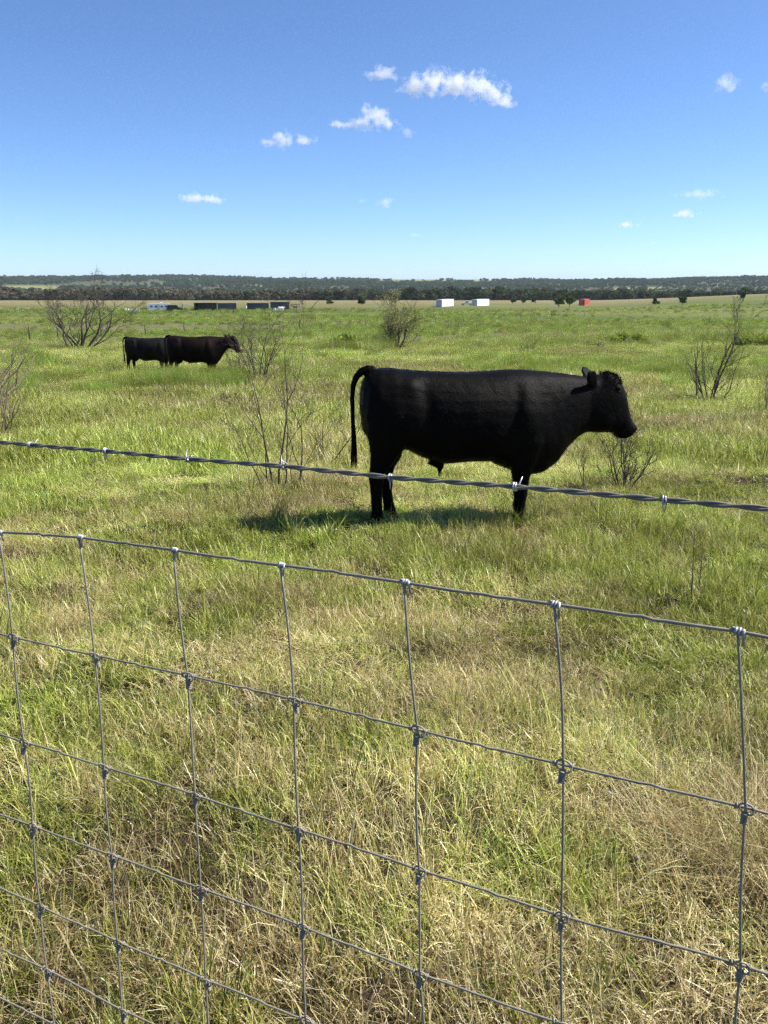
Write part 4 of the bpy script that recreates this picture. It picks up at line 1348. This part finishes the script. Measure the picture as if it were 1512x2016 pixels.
# dark sport utility vehicle beside it
def car(px, d, yaw, m, label, name='parked_car', cat='car', pickup=False):
    t = empty(name, G(px, d), yaw)
    tag(t, label, cat)
    mb = MB()
    if pickup:
        prism(mb, [(-2.7, .5), (2.6, .5), (2.7, .95), (1.4, 1.12), (.9, 1.15), (.35, 1.15), (-.85, 1.15), (-2.7, 1.15)], -.95, .95)
    else:
        prism(mb, [(-2.2, .42), (2.2, .42), (2.3, .8), (2.1, 1.02), (1.1, 1.12), (-2.2, 1.15), (-2.3, .8)], -.93, .93)
    mb.build('body', m, t, False)
    mb = MB()
    cab = [(-.85, 1.15), (.9, 1.15), (.35, 1.82), (-.7, 1.84)] if pickup else [(-2.15, 1.15), (1.05, 1.12), (.45, 1.78), (-1.9, 1.80)]
    prism(mb, cab, -.82, .82); mb.build('cabin', m, t, False)
    xs = (-.35, .25) if pickup else (-1.45, -.5, .35)
    for s in (-1, 1):
        for x in xs:
            mb = MB(); mb.box((x, s * .826, 1.45), (.5 if pickup else .75, .02, .40)); mb.build('window', M_GLASS, t, False)
        for x in (-1.6 if pickup else -1.4, 1.7 if pickup else 1.45): wheel(t, x, s * .85, .37)
        mb = MB(); mb.box((2.62 if pickup else 2.22, s * .65, .85), (.1, .35, .16)); mb.build('headlight', M_WHITE, t, False)
    mb = MB(); prism(mb, [(cab[1][0] + .01, 1.2), (cab[2][0] + .06, 1.72), (cab[2][0] + .05, 1.74), (cab[1][0] + .02, 1.21)], -.72, .72); mb.build('windscreen', M_GLASS, t, False)
    return t
car(345, 613, R(10), M_MAROON, 'dark maroon car parked beside the white travel trailer')
car(919, 601, R(178), M_WHITE, 'white pickup truck between the two white containers', 'pickup_truck', 'pickup', True)
# flatbed trailer
t = empty('flatbed_trailer', G(581, 607), R(8))
tag(t, 'rusty brown flatbed trailer right of the dark containers', 'trailer')
mb = MB(); mb.box((0, 0, .75), (3.2, 1.9, .14)); mb.build('deck', M_RUST, t, False)
for x in (-1.5, -.5, .5, 1.5):
    for s in (-1, 1):
        mb = MB(); mb.box((x, s * .92, 1.12), (.09, .07, .6)); mb.build('stake', M_RUST, t, False)
for s in (-1, 1):
    mb = MB(); mb.box((0, s * .97, 1.3), (3.2, .04, .16)); mb.build('side_board', M_RUST, t, False)
for s in (-1, 1): wheel(t, -.3, s * .8, .36); wheel(t, .5, s * .8, .36)
mb = MB(); mb.tube([(1.6, 0, .7), (2.7, 0, .55)], .05, 6); mb.build('drawbar', M_DARK, t)
# white animal standing before the dark container, simple far-off horse-like cow
wc = bovine('white_body', M_WHITE, COW_TORSO, COW_HEAD, female=True, voxel=.03)
wr = empty('cow', G(549, 612), R(15))
wr.scale = (.95, .95, 1.0)
tag(wr, 'small white cow standing before the taller dark container', 'cow')
wc.parent = wr
wc.name = 'body'
hooves(wr)
# white boxes on the grass
def hive(px, py, s, label, group):
    g = G(px, py)
    root = empty('white_box', g, random.uniform(-.4, .4))
    tag(root, label, 'box', group)
    mb = MB(); mb.box((0, 0, .42 * s), (.5 * s, .42 * s, .62 * s)); mb.build('case', M_WHITE, root, False)
    mb = MB(); mb.box((0, 0, .755 * s), (.56 * s, .48 * s, .06 * s)); mb.build('lid', M_CREAM, root, False)
    for a in (-1, 1):
        mb = MB(); mb.box((a * .18 * s, 0, .055 * s), (.08 * s, .40 * s, .11 * s)); mb.build('foot', M_GREY, root, False)
for (px, py), w_ in zip(((247, 612), (252, 613), (258, 613), (263, 613), (268, 613), (273, 613)), ('leftmost', 'second from left', 'third from left', 'fourth from left', 'fifth from left', 'rightmost')):
    hive(px, py, 1.0, 'small white box, %s of six in a row left of the travel trailer' % w_, 'white boxes in a row left of the trailer')
for (px, py), w_ in zip(((541, 612), (546, 613), (552, 612), (557, 612)), ('leftmost', 'second from left', 'second from right', 'rightmost')):
    hive(px, py, 1.05, 'small white box, %s of four at the white cow\'s feet' % w_, 'white boxes by the white cow')
for (px, py), w_ in zip(((484, 609), (492, 609)), ('left', 'right')):
    hive(px, py, 1.3, 'larger white box, %s one of two beside the joined dark containers' % w_, 'white boxes by the containers')
# leaning grey sheet roof
t = empty('lean_to', G(373, 609), R(10))
tag(t, 'low grey lean-to roof between the car and the green shed', 'shelter')
mb = MB(); prism(mb, [(-2.3, 1.75), (2.3, .95), (2.3, 1.03), (-2.3, 1.83)], -1.2, 1.2); mb.build('roof', M_GREY, t, False)
for x, h in ((-2.1, 1.72), (2.1, 1.0)):
    for s in (-1, 1):
        mb = MB(); mb.box((x, s * 1.0, h / 2 - .05), (.1, .1, h - .02)); mb.build('post', M_RUST, t, False)

# dry stalks near the fence
def stalk(px, py, h, label, lean):
    g = G(px, py)
    mb = MB()
    mb.tube([(0, 0, -.02), (lean * .3, 0, h * .35), (lean * .7, 0, h * .7), (lean, 0, h)], [.0035, .003, .0024, .0012], 5)
    root = empty('dry_stalk', g); tag(root, label, 'plant')
    mb.build('stem', M_TWIG, root)
    q = random.Random(px)
    for k in range(7):
        m2 = MB(); t = q.uniform(.4, 1)
        p = Vector((lean * t, 0, h * t)); d = Vector((q.uniform(-1, 1), q.uniform(-.5, .5), .8)).normalized()
        m2.tube([p, p + d * .03, p + d * .055 + Vector((0, 0, .01))], [.0014, .0012, .0007], 4); m2.build('twig', M_TWIG, root)
stalk(1360, 1190, .44, 'single tall thin dark stalk right of the bull, in front of it', -.02)
stalk(1375, 1165, .24, 'short thin stalk right of the tall dark one', .0)

# pale round seed heads standing in the near grass
M_SEED = simple('seed_fluff', (.42, .38, .30), .95, var=.3, scale=200, bump=.5)
for (px, py), w_ in zip(((1285, 1420), (1213, 1446), (1178, 1486), (1306, 1522), (1195, 1582), (1171, 1602), (1250, 1714)), ('uppermost', 'second highest', 'third highest', 'middle', 'third lowest', 'second lowest', 'lowest')):
    g = G(px, py + 30)
    root = empty('seed_head', g)
    tag(root, 'round grey seed head in the grass, %s of seven right of centre' % w_, 'plant', 'seed heads in the near grass')
    h_ = .085
    mb = MB(); mb.tube([(0, 0, -.01), (.004, 0, h_ * .5), (0, .002, h_)], .0011, 5); mb.build('stem', M_TWIG_TAN, root)
    mb = MB(); ellipsoid(mb, (0, .002, h_ + .005), (.0050, .0050, .0060), None, 10)
    q_ = random.Random(px)
    for k in range(24):
        d_ = Vector((q_.gauss(0, 1), q_.gauss(0, 1), q_.gauss(0, 1))).normalized()
        c_ = Vector((0, .002, h_ + .005)); mb.tube([c_ + d_ * .004, c_ + d_ * .0085], [.0007, .0003], 3)
    mb.build('head', M_SEED, root)

# ------------------------------------------------------------------ clouds
def cloud(px, py, blobs, label, dens=.03, seed=0, rough=1.0):
    """blobs: (dx, dy, rx, ry) in photo pixels around (px, py); all clouds float at one height"""
    D = ray(px, py)
    k = 1250.0 / D[2]
    c = Vector((D[0] * k, D[1] * k, 1250.0 + CAM_H))
    u = c.length / FPX                 # metres for one pixel at that distance
    o = None
    x0 = min(b[0] - b[2] * 1.5 for b in blobs); x1 = max(b[0] + b[2] * 1.5 for b in blobs)
    y0 = min(b[1] - b[3] * 1.5 for b in blobs); y1 = max(b[1] + b[3] * 1.5 for b in blobs)
    dy = max(b[2] for b in blobs) * 1.2
    mb = MB()
    ellipsoid(mb, (0, 0, 0), ((x1 - x0) / 2 * u * 1.12, dy * u, (y1 - y0) / 2 * u * 1.2), None, 24)
    cm = Vector(((x0 + x1) / 2 * u, 0, -(y0 + y1) / 2 * u))
    m = bpy.data.materials.new('cloud_vapour'); m.use_nodes = True
    nt = m.node_tree; nt.nodes.remove(nt.nodes['Principled BSDF'])
    out = nt.nodes['Material Output']
    tc = nt.nodes.new('ShaderNodeTexCoord')
    tot = None
    for (bx, by, rx, ry) in blobs:
        mp = nt.nodes.new('ShaderNodeMapping'); mp.vector_type = 'TEXTURE'
        mp.inputs['Location'].default_value = (bx * u - cm.x, 0, -by * u - cm.z)
        mp.inputs['Scale'].default_value = (rx * u, min(rx, dy / 1.2) * u * .8, ry * u)
        nt.links.new(tc.outputs['Object'], mp.inputs['Vector'])
        ln = nt.nodes.new('ShaderNodeVectorMath'); ln.operation = 'LENGTH'
        nt.links.new(mp.outputs[0], ln.inputs[0])
        f = math_node(nt, 'SUBTRACT', 1.0, ln.outputs['Value'])
        tot = f if tot is None else math_node(nt, 'SMOOTH_MAX', tot, f, .35)
    no = nt.nodes.new('ShaderNodeTexNoise'); no.inputs['Scale'].default_value = 1 / (16 * u); no.inputs['Detail'].default_value = 3; no.inputs['Roughness'].default_value = .52
    of = nt.nodes.new('ShaderNodeVectorMath'); of.operation = 'ADD'; of.inputs[1].default_value = (seed * 900., seed * 333., 0)
    nt.links.new(tc.outputs['Object'], of.inputs[0]); nt.links.new(of.outputs[0], no.inputs['Vector'])
    d = math_node(nt, 'ADD', tot, math_node(nt, 'MULTIPLY_ADD', no.outputs['Fac'], 3.2 * rough, -1.78 * rough))
    d = math_node(nt, 'MULTIPLY', d, 1.0, clamp=True)
    d = math_node(nt, 'MULTIPLY', d, dens * 2.6 / u)
    pv = nt.nodes.new('ShaderNodeVolumeScatter')
    pv.inputs['Color'].default_value = (1, 1, 1, 1)
    nt.links.new(d, pv.inputs['Density'])
    nt.links.new(pv.outputs[0], out.inputs['Volume'])
    o = mb.build('cloud', m)
    o.location = c + cm
    tag(o, label, 'cloud', 'small clouds in the blue sky')
cloud(900, 175, [(-72, -6, 30, 20), (-40, -10, 34, 26), (-5, -6, 38, 21), (35, -6, 38, 21), (62, 5, 32, 18), (88, 20, 26, 11)], 'largest white cloud, long and sloping down to the right', seed=1)
cloud(752, 145, [(0, 0, 24, 15), (18, 8, 14, 7), (-18, 0, 12, 7)], 'small cloud just left of the largest cloud', seed=2)
cloud(728, 234, [(10, -2, 30, 22), (-6, 6, 30, 12), (-45, 10, 26, 7), (34, 10, 18, 8)], 'peaked cloud below and left of the largest cloud', seed=3)
cloud(804, 260, [(0, 0, 16, 11)], 'faint wisp right of the peaked cloud', .012, seed=4)
cloud(565, 277, [(-6, -2, 26, 16), (-30, 4, 24, 7), (34, -1, 24, 9)], 'flat cloud with two lobes left of the peaked cloud', .022, seed=5)
cloud(398, 391, [(-18, -2, 26, 9), (10, 1, 30, 8), (-2, 2, 30, 6)], 'flat narrow cloud low on the left', seed=6)
cloud(754, 397, [(0, 0, 16, 11)], 'tiny bright cloud low in the middle of the sky', .02, seed=7)
cloud(713, 397, [(0, 0, 12, 8)], 'faint puff left of the tiny bright cloud', .010, seed=8)
cloud(1428, 168, [(0, -4, 22, 14), (-10, 6, 14, 10), (12, 6, 12, 8)], 'ragged small cloud high on the right', .02, seed=9)
cloud(1510, 168, [(6, 0, 14, 14)], 'scrap of cloud cut off by the right edge', .02, seed=10)
cloud(1350, 420, [(0, 0, 24, 9), (-12, 3, 16, 6)], 'small bright cloud low on the right, upper one', seed=11)
cloud(1378, 383, [(0, 0, 44, 8)], 'thin pale streak of cloud above the low right clouds', .010, seed=12)
cloud(1237, 442, [(0, 0, 22, 7), (6, 1, 14, 6)], 'small flat cloud low on the right, left one', seed=13)
cloud(816, 464, [(0, 0, 13, 6)], 'tiny faint cloud nearest the horizon in the middle', .014, seed=14)
cloud(1286, 478, [(0, 0, 9, 4)], 'tiniest cloud, near the horizon on the right', .014, seed=15)

# ------------------------------------------------------------------ air
mb = MB()
mb.box((0, 2750, -2), (11400, 6500, 96))
hz, nt, p, out = mat('clear_air')
nt.nodes.remove(p)
pv = nt.nodes.new('ShaderNodeVolumePrincipled')
pv.inputs['Color'].default_value = (.72, .86, 1.0, 1)
pv.inputs['Density'].default_value = .00006
nt.links.new(pv.outputs[0], out.inputs['Volume'])
ho = mb.build('haze', hz, None, False)
tag(ho, 'thin bluish air over the whole pasture', kind='stuff')
